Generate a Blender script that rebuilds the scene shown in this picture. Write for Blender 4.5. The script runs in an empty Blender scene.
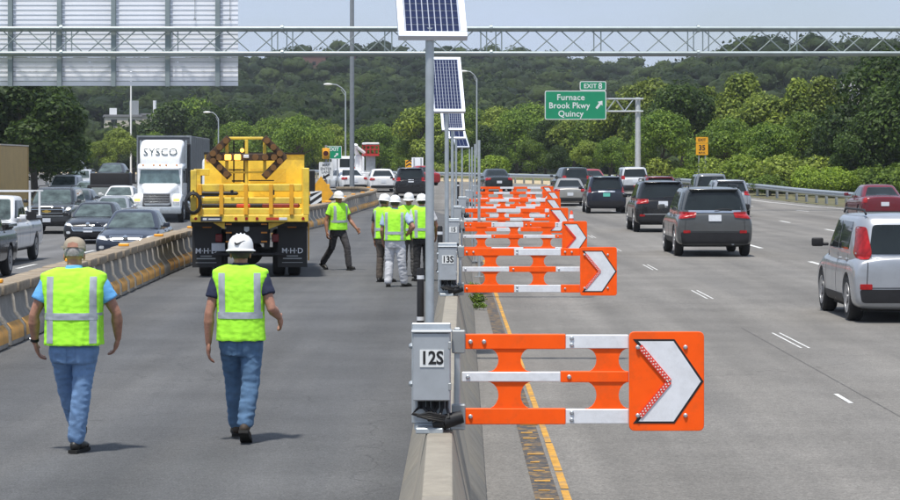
import bpy, bmesh, math, random
import numpy as np
from mathutils import Vector, Matrix, noise
from mathutils.bvhtree import BVHTree

random.seed(7)
SC = bpy.context.scene
COL = SC.collection
R = math.radians
PI = math.pi

# ------------------------------------------------------------------ camera, sky, sun, exposure
CAM_H = 2.35                      # the photographer stands on the truck bed behind
cam_data = bpy.data.cameras.new('camera')
cam = bpy.data.objects.new('camera', cam_data)
COL.objects.link(cam)
cam.location = (0, 0, CAM_H)
cam.rotation_euler = (R(90), 0, 0)
cam_data.sensor_width = 36
cam_data.lens = 100
cam_data.shift_y = -84 / 900
cam_data.clip_start = 0.5
cam_data.clip_end = 8000
SC.camera = cam

SUN_EL, SUN_AZ = 70, 202          # azimuth clockwise from +Y: the sun stands behind the camera to the left
world = bpy.data.worlds.new('World')
SC.world = world
world.use_nodes = True
wn, wl = world.node_tree.nodes, world.node_tree.links
wn.clear()
w_out = wn.new('ShaderNodeOutputWorld')
w_bg = wn.new('ShaderNodeBackground')
w_sky = wn.new('ShaderNodeTexSky')
w_sky.sky_type = 'NISHITA'
w_sky.sun_disc = False
w_sky.sun_elevation = R(SUN_EL)
w_sky.sun_rotation = R(SUN_AZ)
w_sky.air_density = 1.0
w_sky.dust_density = 1.2
w_sky.ozone_density = 1.5
w_bg.inputs[1].default_value = 0.112
# thin summer cloud veil over the whole sky
w_tc = wn.new('ShaderNodeTexCoord')
w_map = wn.new('ShaderNodeMapping')
w_map.inputs['Scale'].default_value = (3.0, 3.0, 9.0)
w_noise = wn.new('ShaderNodeTexNoise')
w_noise.inputs['Scale'].default_value = 2.2
w_noise.inputs['Detail'].default_value = 6
w_noise.inputs['Roughness'].default_value = 0.55
w_ramp = wn.new('ShaderNodeMapRange')
w_ramp.inputs[1].default_value = 0.35
w_ramp.inputs[2].default_value = 0.75
w_ramp.inputs[3].default_value = 0.55
w_ramp.inputs[4].default_value = 0.95
w_mix = wn.new('ShaderNodeMixRGB')
w_mix.inputs[2].default_value = (5.35, 6.35, 8.3, 1)
wl.new(w_tc.outputs['Generated'], w_map.inputs[0])
wl.new(w_map.outputs[0], w_noise.inputs['Vector'])
wl.new(w_noise.outputs['Fac'], w_ramp.inputs[0])
wl.new(w_ramp.outputs[0], w_mix.inputs[0])
wl.new(w_sky.outputs[0], w_mix.inputs[1])
wl.new(w_mix.outputs[0], w_bg.inputs[0])
wl.new(w_bg.outputs[0], w_out.inputs[0])

sun_data = bpy.data.lights.new('sun', 'SUN')
sun = bpy.data.objects.new('sun', sun_data)
COL.objects.link(sun)
sun_data.energy = 4.9
sun_data.angle = R(4.0)
sun_data.color = (1.0, 0.955, 0.88)
_sd = Vector((math.sin(R(SUN_AZ)) * math.cos(R(SUN_EL)), math.cos(R(SUN_AZ)) * math.cos(R(SUN_EL)), math.sin(R(SUN_EL))))
sun.rotation_euler = _sd.to_track_quat('Z', 'Y').to_euler()

SC.view_settings.view_transform = 'Standard'
SC.view_settings.look = 'None'
SC.view_settings.gamma = 1
SC.view_settings.exposure = 0.0
SC.render.engine = 'CYCLES'
SC.cycles.max_bounces = 6
SC.cycles.transparent_max_bounces = 8
SC.cycles.volume_bounces = 0
SC.cycles.use_denoising = True

F = 2500.0
def P(x, y, d):
    """a measured point of the place: pixel of the survey photograph and distance -> metres"""
    return Vector(((x - 450) * d / F, d, CAM_H + (166 - y) * d / F))
def X(x, d):
    return (x - 450) * d / F

def lerp(a, b, t): return a + (b - a) * t
def pw(pts, v):
    """piecewise smooth interpolation"""
    if v <= pts[0][0]: return pts[0][1]
    for (a, fa), (b, fb) in zip(pts, pts[1:]):
        if v <= b:
            t = (v - a) / (b - a); t = t * t * (3 - 2 * t)
            return fa + (fb - fa) * t
    return pts[-1][1]
def lin(pts, v):
    if v <= pts[0][0]: return pts[0][1]
    for (a, fa), (b, fb) in zip(pts, pts[1:]):
        if v <= b: return fa + (fb - fa) * (v - a) / (b - a)
    return pts[-1][1]

# ------------------------------------------------------------------ materials
MATS = {}
def nodes_of(m):
    m.use_nodes = True
    return m.node_tree.nodes, m.node_tree.links, m.node_tree.nodes['Principled BSDF']

def mat(name, col, rough=0.6, metal=0.0, var=0.12, scale=6.0, bump=0.0, bscale=60.0, coat=0.0, emit=None, estr=0.0, spec=0.5, dirt=None, dirt_amt=0.0):
    if name in MATS: return MATS[name]
    m = bpy.data.materials.new(name)
    n, l, b = nodes_of(m)
    b.inputs['Roughness'].default_value = rough
    b.inputs['Metallic'].default_value = metal
    b.inputs['Specular IOR Level'].default_value = spec
    b.inputs['Coat Weight'].default_value = coat
    b.inputs['Coat Roughness'].default_value = 0.05
    tc = n.new('ShaderNodeTexCoord')
    if var > 0 or dirt:
        nz = n.new('ShaderNodeTexNoise')
        nz.inputs['Scale'].default_value = scale
        nz.inputs['Detail'].default_value = 5
        nz.inputs['Roughness'].default_value = 0.6
        l.new(tc.outputs['Object'], nz.inputs['Vector'])
        mr = n.new('ShaderNodeMapRange')
        mr.inputs[1].default_value = 0.3; mr.inputs[2].default_value = 0.7
        mr.inputs[3].default_value = 1 - var; mr.inputs[4].default_value = 1 + var
        l.new(nz.outputs['Fac'], mr.inputs[0])
        mx = n.new('ShaderNodeVectorMath'); mx.operation = 'SCALE'
        mx.inputs[0].default_value = col[:3]
        l.new(mr.outputs[0], mx.inputs['Scale'])
        last = mx.outputs[0]
        if dirt:
            nz2 = n.new('ShaderNodeTexNoise')
            nz2.inputs['Scale'].default_value = scale * 0.7
            nz2.inputs['Detail'].default_value = 8
            nz2.inputs['Roughness'].default_value = 0.7
            mp = n.new('ShaderNodeMapping'); mp.inputs['Location'].default_value = (3.1, 7.7, 1.3)
            l.new(tc.outputs['Object'], mp.inputs[0]); l.new(mp.outputs[0], nz2.inputs['Vector'])
            mr2 = n.new('ShaderNodeMapRange')
            mr2.inputs[1].default_value = 0.48; mr2.inputs[2].default_value = 0.7
            mr2.inputs[3].default_value = 0; mr2.inputs[4].default_value = dirt_amt
            l.new(nz2.outputs['Fac'], mr2.inputs[0])
            mm = n.new('ShaderNodeMixRGB'); mm.inputs[2].default_value = (*dirt[:3], 1)
            l.new(mr2.outputs[0], mm.inputs[0]); l.new(last, mm.inputs[1])
            last = mm.outputs[0]
        l.new(last, b.inputs['Base Color'])
    else:
        b.inputs['Base Color'].default_value = (*col[:3], 1)
    if bump > 0:
        nb = n.new('ShaderNodeTexNoise'); nb.inputs['Scale'].default_value = bscale; nb.inputs['Detail'].default_value = 4
        l.new(tc.outputs['Object'], nb.inputs['Vector'])
        bp = n.new('ShaderNodeBump'); bp.inputs['Strength'].default_value = bump; bp.inputs['Distance'].default_value = 0.02
        l.new(nb.outputs['Fac'], bp.inputs['Height']); l.new(bp.outputs[0], b.inputs['Normal'])
    if emit:
        b.inputs['Emission Color'].default_value = (*emit, 1)
        b.inputs['Emission Strength'].default_value = estr
    MATS[name] = m
    return m

def asphalt(name, col, streak_col, worn, patch=0.2):
    m = bpy.data.materials.new(name); MATS[name] = m
    n, l, b = nodes_of(m)
    b.inputs['Roughness'].default_value = 0.88
    b.inputs['Specular IOR Level'].default_value = 0.25
    tc = n.new('ShaderNodeTexCoord')
    def nz(scale, detail, rough=0.6, mscale=None):
        v = tc.outputs['Object']
        if mscale:
            mp = n.new('ShaderNodeMapping'); mp.inputs['Scale'].default_value = mscale
            l.new(v, mp.inputs[0]); v = mp.outputs[0]
        t = n.new('ShaderNodeTexNoise'); t.inputs['Scale'].default_value = scale
        t.inputs['Detail'].default_value = detail; t.inputs['Roughness'].default_value = rough
        l.new(v, t.inputs['Vector']); return t.outputs['Fac']
    def rng(v, a, b_, c, d):
        r = n.new('ShaderNodeMapRange'); r.inputs[1].default_value = a; r.inputs[2].default_value = b_
        r.inputs[3].default_value = c; r.inputs[4].default_value = d; l.new(v, r.inputs[0]); return r.outputs[0]
    def mul(a, b_):
        r = n.new('ShaderNodeMath'); r.operation = 'MULTIPLY'; l.new(a, r.inputs[0]); l.new(b_, r.inputs[1]); return r.outputs[0]
    grain = rng(nz(60, 2, 0.8), 0.3, 0.7, 0.62, 1.38)
    grain2 = rng(nz(14, 5, 0.8), 0.3, 0.7, 0.80, 1.20)
    blot = rng(nz(0.5, 5), 0.3, 0.7, 1 - patch, 1 + patch)
    wheel = rng(nz(1.0, 3, 0.5, (1.1, 0.035, 1)), 0.3, 0.7, 0.80, 1.18)
    fac = mul(mul(grain, grain2), mul(blot, wheel))
    mixc = n.new('ShaderNodeMixRGB'); mixc.inputs[1].default_value = (*col, 1); mixc.inputs[2].default_value = (*streak_col, 1)
    l.new(rng(nz(0.9, 5, 0.6, (1.0, 0.06, 1)), 0.42, 0.68, 0, worn), mixc.inputs[0])
    sc = n.new('ShaderNodeVectorMath'); sc.operation = 'SCALE'
    l.new(mixc.outputs[0], sc.inputs[0]); l.new(fac, sc.inputs['Scale'])
    # fine cracks
    vo = n.new('ShaderNodeTexVoronoi'); vo.feature = 'DISTANCE_TO_EDGE'; vo.inputs['Scale'].default_value = 0.12
    wob = n.new('ShaderNodeTexNoise'); wob.inputs['Scale'].default_value = 1.3; wob.inputs['Detail'].default_value = 6
    l.new(tc.outputs['Object'], wob.inputs['Vector'])
    add = n.new('ShaderNodeMixRGB'); add.blend_type = 'ADD'; add.inputs[0].default_value = 1.2
    l.new(tc.outputs['Object'], add.inputs[1]); l.new(wob.outputs['Color'], add.inputs[2]); l.new(add.outputs[0], vo.inputs['Vector'])
    ck = n.new('ShaderNodeMixRGB'); ck.inputs[2].default_value = (col[0] * .45, col[1] * .45, col[2] * .45, 1)
    l.new(rng(vo.outputs['Distance'], 0.0, 0.0016, 0.55, 0.0), ck.inputs[0]); l.new(sc.outputs[0], ck.inputs[1])
    l.new(ck.outputs[0], b.inputs['Base Color'])
    bp = n.new('ShaderNodeBump'); bp.inputs['Strength'].default_value = 0.35; bp.inputs['Distance'].default_value = 0.01
    l.new(nz(90, 3, 0.7), bp.inputs['Height']); l.new(bp.outputs[0], b.inputs['Normal'])
    return m

def foliage(name, c_dark, c_light, hue=0.0):
    m = bpy.data.materials.new(name); MATS[name] = m
    n, l, b = nodes_of(m)
    b.inputs['Roughness'].default_value = 0.55
    b.inputs['Specular IOR Level'].default_value = 0.3
    at = n.new('ShaderNodeAttribute'); at.attribute_name = 'tint'
    oi = n.new('ShaderNodeObjectInfo')
    mx = n.new('ShaderNodeMixRGB'); mx.inputs[1].default_value = (*c_dark, 1); mx.inputs[2].default_value = (*c_light, 1)
    l.new(at.outputs['Fac'], mx.inputs[0])
    rv = n.new('ShaderNodeMapRange'); rv.inputs[3].default_value = 0.78; rv.inputs[4].default_value = 1.22
    l.new(oi.outputs['Random'], rv.inputs[0])
    sc = n.new('ShaderNodeVectorMath'); sc.operation = 'SCALE'
    l.new(mx.outputs[0], sc.inputs[0]); l.new(rv.outputs[0], sc.inputs['Scale'])
    l.new(sc.outputs[0], b.inputs['Base Color'])
    tr = n.new('ShaderNodeBsdfTranslucent'); l.new(sc.outputs[0], tr.inputs['Color'])
    ms = n.new('ShaderNodeMixShader'); ms.inputs[0].default_value = 0.36
    out = n['Material Output']
    l.new(b.outputs[0], ms.inputs[1]); l.new(tr.outputs[0], ms.inputs[2]); l.new(ms.outputs[0], out.inputs['Surface'])
    return m

def paint(name, col, metal=0.25, rough=None):
    if rough is None: rough = .36 if max(col) > .3 else .2
    return mat('paint_' + name, col, rough, metal * .6 if max(col) > .3 else metal * .25, var=0.06, scale=2.5, coat=0.8 if max(col) > .3 else .45, spec=.35, dirt=tuple(c * .6 + .035 for c in col), dirt_amt=0.35)

M_GLASS = mat('car_glass', (0.012, 0.017, 0.018), 0.03, 0, var=0.3, scale=1.5, spec=0.45)
M_TYRE = mat('tyre_rubber', (0.02, 0.02, 0.021), 0.85, var=0.2, scale=9)
M_RIM = mat('alloy_rim', (0.45, 0.46, 0.48), 0.35, 0.8, var=0.1)
M_DARK = mat('black_plastic', (0.018, 0.018, 0.020), 0.55, var=0.15, spec=.3)
M_WSCREEN = mat('windscreen_glass', (0.070, 0.095, 0.092), 0.04, 0, var=0.65, scale=2.6, spec=0.5)
M_UNDER = mat('underbody', (0.012, 0.012, 0.012), 0.9, var=0)
M_CHROME = mat('chrome', (0.62, 0.64, 0.66), 0.16, 1.0, var=0.05)
M_RED = mat('tail_lens', (0.30, 0.009, 0.010), 0.25, var=0.45, scale=11, spec=.4)
M_CLEAR = mat('head_lens', (0.62, 0.65, 0.68), 0.12, 0.3, var=0.25, scale=16, coat=0.6)
M_HEADLIT = mat('head_lamp_lit', (0.9, 0.85, 0.7), 0.2, var=0, emit=(1.0, 0.9, 0.7), estr=1.6)
M_AMBERLIT = mat('amber_lamp_lit', (0.9, 0.45, 0.1), 0.2, var=0, emit=(1.0, 0.5, 0.08), estr=2.6)
M_AMBER = mat('amber_lens', (0.55, 0.2, 0.02), 0.25, var=0.1)
M_PLATE = mat('number_plate', (0.62, 0.65, 0.7), 0.5, var=0.08, scale=30)
M_PLATE_G = mat('green_number_plate', (0.12, 0.5, 0.4), 0.5, var=0.08, scale=30)
M_WHITE = mat('white_paint', (0.78, 0.79, 0.8), 0.45, var=0.05, dirt=(0.35, 0.32, 0.28), dirt_amt=0.12)
M_GALV = mat('galvanised_steel', (0.46, 0.5, 0.53), 0.42, 0.55, var=0.12, scale=9)
M_GALV2 = mat('weathered_steel', (0.34, 0.36, 0.37), 0.55, 0.4, var=0.15, scale=5)
M_ORANGE = mat('signal_orange', (1.0, 0.108, 0.004), 0.5, spec=.25, var=0.07, scale=9, dirt=(0.42, 0.10, 0.03), dirt_amt=0.32)
M_REFL = mat('white_reflective', (0.74, 0.76, 0.8), 0.4, var=0.06, scale=12, dirt=(0.4, 0.4, 0.4), dirt_amt=.3)
M_BLACK = mat('black_ink', (0.012, 0.012, 0.013), 0.5, var=0)
M_YELLOW = mat('truck_yellow', (0.82, 0.58, 0.065), 0.42, var=0.14, scale=4, dirt=(0.26, 0.18, 0.07), dirt_amt=0.45)
M_ORANGEYEL = mat('stake_yellow', (0.82, 0.40, 0.02), 0.45, var=0.10, scale=4, dirt=(0.25, 0.15, 0.05), dirt_amt=0.25)
M_CONC = mat('barrier_concrete', (0.275, 0.25, 0.205), 0.9, var=0.14, scale=7, bump=0.25, bscale=70, dirt=(0.15, 0.13, 0.11), dirt_amt=0.3)
M_CONC_D = mat('dark_barrier_concrete', (0.265, 0.248, 0.22), 0.92, var=0.22, scale=4, bump=0.35, bscale=40, dirt=(0.15, 0.14, 0.125), dirt_amt=0.45)
M_COPING = mat('brown_coping', (0.285, 0.23, 0.165), 0.9, var=0.22, scale=5, bump=0.3, dirt=(0.10, 0.075, 0.055), dirt_amt=0.5)
M_PADYEL = mat('barrier_yellow', (0.60, 0.31, 0.07), 0.8, var=0.18, scale=5, dirt=(0.30, 0.2, 0.1), dirt_amt=0.6)
M_MARK = mat('white_road_paint', (0.62, 0.62, 0.6), 0.75, var=0.25, scale=9, dirt=(0.25, 0.25, 0.24), dirt_amt=0.6)
M_MARKY = mat('yellow_road_paint', (0.52, 0.27, 0.035), 0.8, var=0.3, scale=7, dirt=(0.17, 0.155, 0.13), dirt_amt=0.95)
M_SIGNG = mat('sign_green', (0.0, 0.26, 0.12), 0.45, var=0.07, scale=1.5)
M_SIGNW = mat('sign_white', (0.74, 0.76, 0.76), 0.45, var=0.04)
M_SIGNY = mat('sign_yellow', (0.86, 0.40, 0.01), 0.45, var=0.06)

# ------------------------------------------------------------------ mesh helpers
def link(o, parent=None):
    COL.objects.link(o)
    if parent is not None: o.parent = parent
    return o
def tag(o, label=None, cat=None, group=None, kind=None):
    if label: o['label'] = label
    if cat: o['category'] = cat
    if group: o['group'] = group
    if kind: o['kind'] = kind
    return o
def empty(name, loc=(0, 0, 0), rz=0, label=None, cat=None, group=None):
    o = bpy.data.objects.new(name, None)
    o.empty_display_size = 0.2
    o.location = loc; o.rotation_euler = (0, 0, rz)
    COL.objects.link(o)
    return tag(o, label, cat, group)
def inst(name, mesh, parent=None, loc=(0, 0, 0), rot=(0, 0, 0), scale=(1, 1, 1)):
    o = bpy.data.objects.new(name, mesh)
    o.location = loc; o.rotation_euler = rot; o.scale = scale
    return link(o, parent)
def copy_tree(o, parent=None):
    c = o.copy(); COL.objects.link(c); c.parent = parent
    for ch in o.children: copy_tree(ch, c)
    return c

class MB:
    def __init__(s): s.v = []; s.f = []
    def add(s, vs, fs):
        k = len(s.v); s.v.extend(Vector(v) for v in vs); s.f.extend([tuple(i + k for i in f) for f in fs]); return s
    def box(s, x0, x1, y0, y1, z0, z1):
        return s.add([(x0, y0, z0), (x1, y0, z0), (x1, y1, z0), (x0, y1, z0), (x0, y0, z1), (x1, y0, z1), (x1, y1, z1), (x0, y1, z1)],
                     [(3, 2, 1, 0), (4, 5, 6, 7), (0, 1, 5, 4), (1, 2, 6, 5), (2, 3, 7, 6), (3, 0, 4, 7)])
    def cyl(s, p0, p1, r0, r1=None, n=12, caps=True):
        p0, p1 = Vector(p0), Vector(p1); r1 = r0 if r1 is None else r1
        d = (p1 - p0).normalized(); a = d.orthogonal().normalized(); b = d.cross(a)
        vs = []
        for p, r in ((p0, r0), (p1, r1)):
            for i in range(n):
                t = 2 * PI * i / n; vs.append(p + a * (math.cos(t) * r) + b * (math.sin(t) * r))
        fs = [(i, (i + 1) % n, n + (i + 1) % n, n + i) for i in range(n)]
        if caps: fs += [tuple(range(n - 1, -1, -1)), tuple(range(n, 2 * n))]
        return s.add(vs, fs)
    def tube(s, pts, r, n=8):
        pts = [Vector(p) for p in pts]; rs = r if isinstance(r, (list, tuple)) else [r] * len(pts)
        rings = []; a = None
        for i, p in enumerate(pts):
            d = (pts[min(i + 1, len(pts) - 1)] - pts[max(i - 1, 0)]).normalized()
            a = d.orthogonal().normalized() if a is None else (a - d * a.dot(d)).normalized()
            b = d.cross(a)
            rings.append([p + a * (math.cos(2 * PI * k / n) * rs[i]) + b * (math.sin(2 * PI * k / n) * rs[i]) for k in range(n)])
        return s.loft(rings)
    def loft(s, rings, caps=True, closed=True):
        n = len(rings[0]); vs = [v for r in rings for v in r]; fs = []
        for i in range(len(rings) - 1):
            for k in range(n if closed else n - 1):
                k2 = (k + 1) % n; fs.append((i * n + k, i * n + k2, (i + 1) * n + k2, (i + 1) * n + k))
        if caps and closed: fs += [tuple(range(n - 1, -1, -1)), tuple((len(rings) - 1) * n + k for k in range(n))]
        return s.add(vs, fs)
    def ell(s, c, r, nu=14, nv=9, rot=None):
        c = Vector(c); rings = []
        if not isinstance(r, (tuple, list)): r = (r, r, r)
        for j in range(1, nv):
            ph = PI * j / nv; ring = []
            for i in range(nu):
                t = 2 * PI * i / nu
                v = Vector((r[0] * math.sin(ph) * math.cos(t), r[1] * math.sin(ph) * math.sin(t), -r[2] * math.cos(ph)))
                if rot is not None: v = rot @ v
                ring.append(c + v)
            rings.append(ring)
        k = len(s.v)
        s.loft(rings, caps=False)
        b = Vector((0, 0, -r[2])); t_ = Vector((0, 0, r[2]))
        if rot is not None: b = rot @ b; t_ = rot @ t_
        s.v += [c + b, c + t_]; nb = len(s.v) - 2; nt = nb + 1; top = k + (nv - 2) * nu
        for i in range(nu):
            s.f.append((nb, k + (i + 1) % nu, k + i)); s.f.append((nt, top + i, top + (i + 1) % nu))
        return s
    def prism(s, poly, fn, d0, d1):
        """2-D outline poly mapped by fn(u, v, depth)"""
        n = len(poly)
        vs = [fn(u, v, d0) for u, v in poly] + [fn(u, v, d1) for u, v in poly]
        fs = [tuple(range(n - 1, -1, -1)), tuple(range(n, 2 * n))] + [(i, (i + 1) % n, n + (i + 1) % n, n + i) for i in range(n)]
        return s.add(vs, fs)
    def lathe(s, c, prof, n=20):
        c = Vector(c)
        return s.loft([[c + Vector((r * math.cos(2 * PI * k / n), r * math.sin(2 * PI * k / n), z)) for k in range(n)] for r, z in prof])
    def mesh(s, name, m, bevel=0, seg=1, smooth=35):
        bm = bmesh.new()
        bv = [bm.verts.new(v) for v in s.v]
        for f in s.f:
            try: bm.faces.new([bv[i] for i in f])
            except ValueError: pass
        bmesh.ops.recalc_face_normals(bm, faces=bm.faces)
        if bevel > 0:
            eds = [e for e in bm.edges if len(e.link_faces) == 2 and e.calc_face_angle(0) > 0.6]
            bmesh.ops.bevel(bm, geom=eds, offset=bevel, segments=seg, affect='EDGES', profile=0.5, clamp_overlap=True)
        me = bpy.data.meshes.new(name)
        bm.to_mesh(me); bm.free()
        if m: me.materials.append(m)
        if smooth is not None and len(me.polygons):
            me.polygons.foreach_set('use_smooth', [True] * len(me.polygons))
            me.set_sharp_from_angle(angle=R(smooth))
        return me
    def build(s, name, m, parent=None, bevel=0, seg=1, smooth=35, loc=None):
        o = bpy.data.objects.new(name, s.mesh(name, m, bevel, seg, smooth))
        if loc is not None: o.location = loc
        return link(o, parent)

BENCH = bpy.data.scenes.new('bench')          # an otherwise empty scene in which modifiers are applied
def evaluate(o, others=()):
    for q in [o, *others]: BENCH.collection.objects.link(q)
    vl = BENCH.view_layers[0]; vl.update()
    out = bpy.data.meshes.new_from_object(o.evaluated_get(vl.depsgraph))
    for q in [o, *others]: BENCH.collection.objects.unlink(q)
    return out
def bake(me, mods, keep=None):
    """apply modifiers to a mesh and return the result as a new mesh"""
    o = bpy.data.objects.new('tmp', me)
    for kind, kw in mods:
        md = o.modifiers.new(kind, kind)
        for k, v in kw.items(): setattr(md, k, v)
    out = evaluate(o, [kw['object'] for kind, kw in mods if 'object' in kw])
    bpy.data.objects.remove(o)
    return out
def smooth_all(me, ang=None):
    me.polygons.foreach_set('use_smooth', [True] * len(me.polygons))
    if ang is not None: me.set_sharp_from_angle(angle=R(ang))
    return me
def bvh_of(*meshes):
    vs, fs = [], []
    for me in meshes:
        k = len(vs); vs += [v.co.copy() for v in me.vertices]; fs += [tuple(i + k for i in p.vertices) for p in me.polygons]
    return BVHTree.FromPolygons(vs, fs)

def round_poly(poly, r, seg=3):
    out = []; n = len(poly)
    for i in range(n):
        p0, p, p1 = Vector(poly[i - 1]), Vector(poly[i]), Vector(poly[(i + 1) % n])
        a, b = (p0 - p), (p1 - p); rr = min(r, a.length * .45, b.length * .45)
        if a.length < 1e-6 or b.length < 1e-6: continue
        a = p + a.normalized() * rr; b = p + b.normalized() * rr
        for k in range(seg + 1):
            t = k / seg; out.append(tuple(a * (1 - t) ** 2 + p * 2 * t * (1 - t) + b * t * t))
    return out

def patch(bvh, poly, axis, sign, off=0.006, rnd=0.02, cuts=3, skirt=0.03, name='patch', m=None, parent=None, far=6.0, tol=.45):
    """a plate whose outline is poly, laid conformally on the surface met from the side axis/sign"""
    poly = round_poly(poly, rnd) if rnd > 0 else list(poly)
    bm = bmesh.new()
    vs = [bm.verts.new((u, v, 0)) for u, v in poly]
    bm.faces.new(vs)
    bmesh.ops.triangulate(bm, faces=bm.faces, ngon_method='BEAUTY')
    ext = max(max(p[0] for p in poly) - min(p[0] for p in poly), max(p[1] for p in poly) - min(p[1] for p in poly))
    lim = .03 if far < 2 else (.045 if ext < .5 else .10)
    for _ in range(5 if cuts else 0):
        ed = [e for e in bm.edges if e.calc_length() > lim]
        if not ed: break
        bmesh.ops.subdivide_edges(bm, edges=ed, cuts=1)
        bmesh.ops.triangulate(bm, faces=[f for f in bm.faces if len(f.verts) > 3])
    def to3(u, v, w):
        return Vector((w, u, v)) if axis == 'x' else (Vector((u, w, v)) if axis == 'y' else Vector((u, v, w)))
    di = -to3(0, 0, sign)
    hit_w = {}
    ok = []
    for v in bm.verts:
        h = bvh.ray_cast(to3(v.co.x, v.co.y, sign * far), di)
        if h[0] is None: hit_w[v] = None
        else:
            w = h[0].x if axis == 'x' else (h[0].y if axis == 'y' else h[0].z); hit_w[v] = w; ok.append(w)
    if not ok: bm.free(); return None
    med = sorted(ok)[len(ok) // 2]
    bad = [v for v in bm.verts if hit_w[v] is None or abs(hit_w[v] - med) > tol]
    bmesh.ops.delete(bm, geom=bad, context='VERTS')
    if not bm.faces: bm.free(); return None
    for v in bm.verts:
        w = hit_w[v]
        v.co = to3(v.co.x, v.co.y, w + sign * off)
    be = [e for e in bm.edges if e.is_boundary]
    ex = bmesh.ops.extrude_edge_only(bm, edges=be)
    bmesh.ops.translate(bm, verts=[g for g in ex['geom'] if isinstance(g, bmesh.types.BMVert)], vec=di * skirt)
    bmesh.ops.recalc_face_normals(bm, faces=bm.faces)
    me = bpy.data.meshes.new(name); bm.to_mesh(me); bm.free()
    # make sure the plate looks outwards
    if len(me.polygons) and sum(p.normal.dot(-di) * p.area for p in me.polygons) < 0: me.flip_normals()
    if m: me.materials.append(m)
    smooth_all(me, 40)
    return link(bpy.data.objects.new(name, me), parent)

_FONTS = {}
def text_mesh(txt, size, m, depth=0.004, bold=0.0, spacing=1.0, align='CENTER'):
    key = (txt, size, m.name, depth, bold, spacing, align)
    if key in _FONTS: return _FONTS[key]
    c = bpy.data.curves.new('lettering', 'FONT'); c.body = txt; c.size = size; c.extrude = depth; c.offset = bold
    c.align_x = align; c.align_y = 'CENTER'; c.space_character = spacing; c.resolution_u = 3
    o = bpy.data.objects.new('tmp', c)
    me = evaluate(o)
    bpy.data.objects.remove(o)
    me.materials.clear(); me.materials.append(m)
    _FONTS[key] = me
    return me
def lettering(txt, size, m, parent, loc, rot=(R(90), 0, 0), bold=0.0, spacing=1.0, sx=1.0, depth=0.004):
    return inst('lettering', text_mesh(txt, size, m, depth, bold, spacing), parent, loc, rot, (sx, 1, 1))
# ------------------------------------------------------------------ road levels and alignment
def z_right(y): return lin([(0, 0), (40, .02), (60, .05), (85, .09), (110, .15), (130, .2), (140, .32), (150, .55), (165, .8), (200, 1.0), (240, 1.25), (320, 1.7)], y)
def z_mid(y): return lin([(0, 0), (60, 0), (85, .09), (110, .15), (130, .2), (140, .32), (150, .55), (165, .8), (200, 1.0), (240, 1.25), (320, 1.7)], y)
def z_left(y): return lin([(0, -.4), (110, -.4), (160, .25), (200, .85), (240, 1.2), (320, 1.7)], y)
def bend(y): return -0.0019 * max(0.0, y - 100) ** 2
EDGE = 21.3
def edge_r(y): return EDGE + bend(y)
def edge_l(y): return -20.0 + bend(y) * 0.75

M_AS_MID = asphalt('asphalt_closed_lane', (0.090, 0.092, 0.095), (0.120, 0.118, 0.114), 0.55, 0.15)
M_AS_R = asphalt('asphalt_worn', (0.180, 0.171, 0.157), (0.138, 0.133, 0.126), 0.55, 0.14)
M_AS_L = asphalt('asphalt_oncoming', (0.145, 0.145, 0.145), (0.11, 0.11, 0.11), 0.5, 0.10)
M_GRASS = mat('verge_grass', (0.10, 0.12, 0.035), 0.9, var=0.4, scale=1.5, bump=0.5, dirt=(0.25, 0.2, 0.11), dirt_amt=0.7)
M_SAND = mat('sandy_verge', (0.46, 0.37, 0.23), 0.95, var=0.2, scale=0.8, bump=0.4, dirt=(0.22, 0.2, 0.09), dirt_amt=0.5)
M_SOIL = mat('forest_floor', (0.03, 0.045, 0.015), 0.95, var=0.3, scale=0.3)

def sheet(name, xl, xr, zf, ys, ncol, m, parent=None, dz=0.0):
    mb = MB(); vs = []; fs = []
    for y in ys:
        a, b = xl(y), xr(y)
        for k in range(ncol + 1):
            vs.append((a + (b - a) * k / ncol, y, zf(y) + dz))
    n = ncol + 1
    for i in range(len(ys) - 1):
        for k in range(ncol): fs.append((i * n + k, i * n + k + 1, (i + 1) * n + k + 1, (i + 1) * n + k))
    mb.add(vs, fs)
    return mb.build(name, m, parent, smooth=60)
YS = [-30, 0, 10, 20, 25, 30, 40, 50, 60, 70, 85, 100, 105, 110] + list(range(115, 305, 5))
road_r = tag(sheet('road_northbound', lambda y: 0.02 if y < 111 else 0.02 + bend(y) * 1.0, lambda y: edge_r(y) + 0.9, z_right, YS, 6, M_AS_R), kind='structure')
road_m = tag(sheet('road_closed_lane', lambda y: -6.25 if y < 146 else -7.0 + bend(y) * .9, lambda y: -0.02 if y < 111 else 0.03 + bend(y) * 1.0, z_mid, YS, 4, M_AS_MID, dz=-0.002), kind='structure')
road_l = tag(sheet('road_oncoming', lambda y: edge_l(y) - 1.5, lambda y: -6.2 if y < 146 else -6.9 + bend(y) * .9, z_left, YS, 6, M_AS_L, dz=-0.006), kind='structure')
verge = tag(sheet('verge_right', lambda y: edge_r(y) + 0.9, lambda y: edge_r(y) + 3.2 + max(0, y - 110) * .075, lambda y: z_right(y) + .02, [y for y in YS if y >= 165], 3, M_SAND), kind='structure')
verge_n = tag(sheet('verge_near', lambda y: edge_r(y) + 0.9, lambda y: edge_r(y) + 3.2 + max(0, y - 110) * .075, lambda y: z_right(y) + .02, [y for y in YS if y <= 165], 3, mat('dry_verge', (0.13, 0.115, 0.06), .95, var=.3, scale=1.2, dirt=(.07, .10, .03), dirt_amt=.8)), kind='structure')
verge_g = tag(sheet('verge_grass', lambda y: edge_r(y) + 3.2 + max(0, y - 110) * .075, lambda y: edge_r(y) + 48, lambda y: z_right(y) + .05, YS, 8, M_GRASS), kind='structure')
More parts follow.
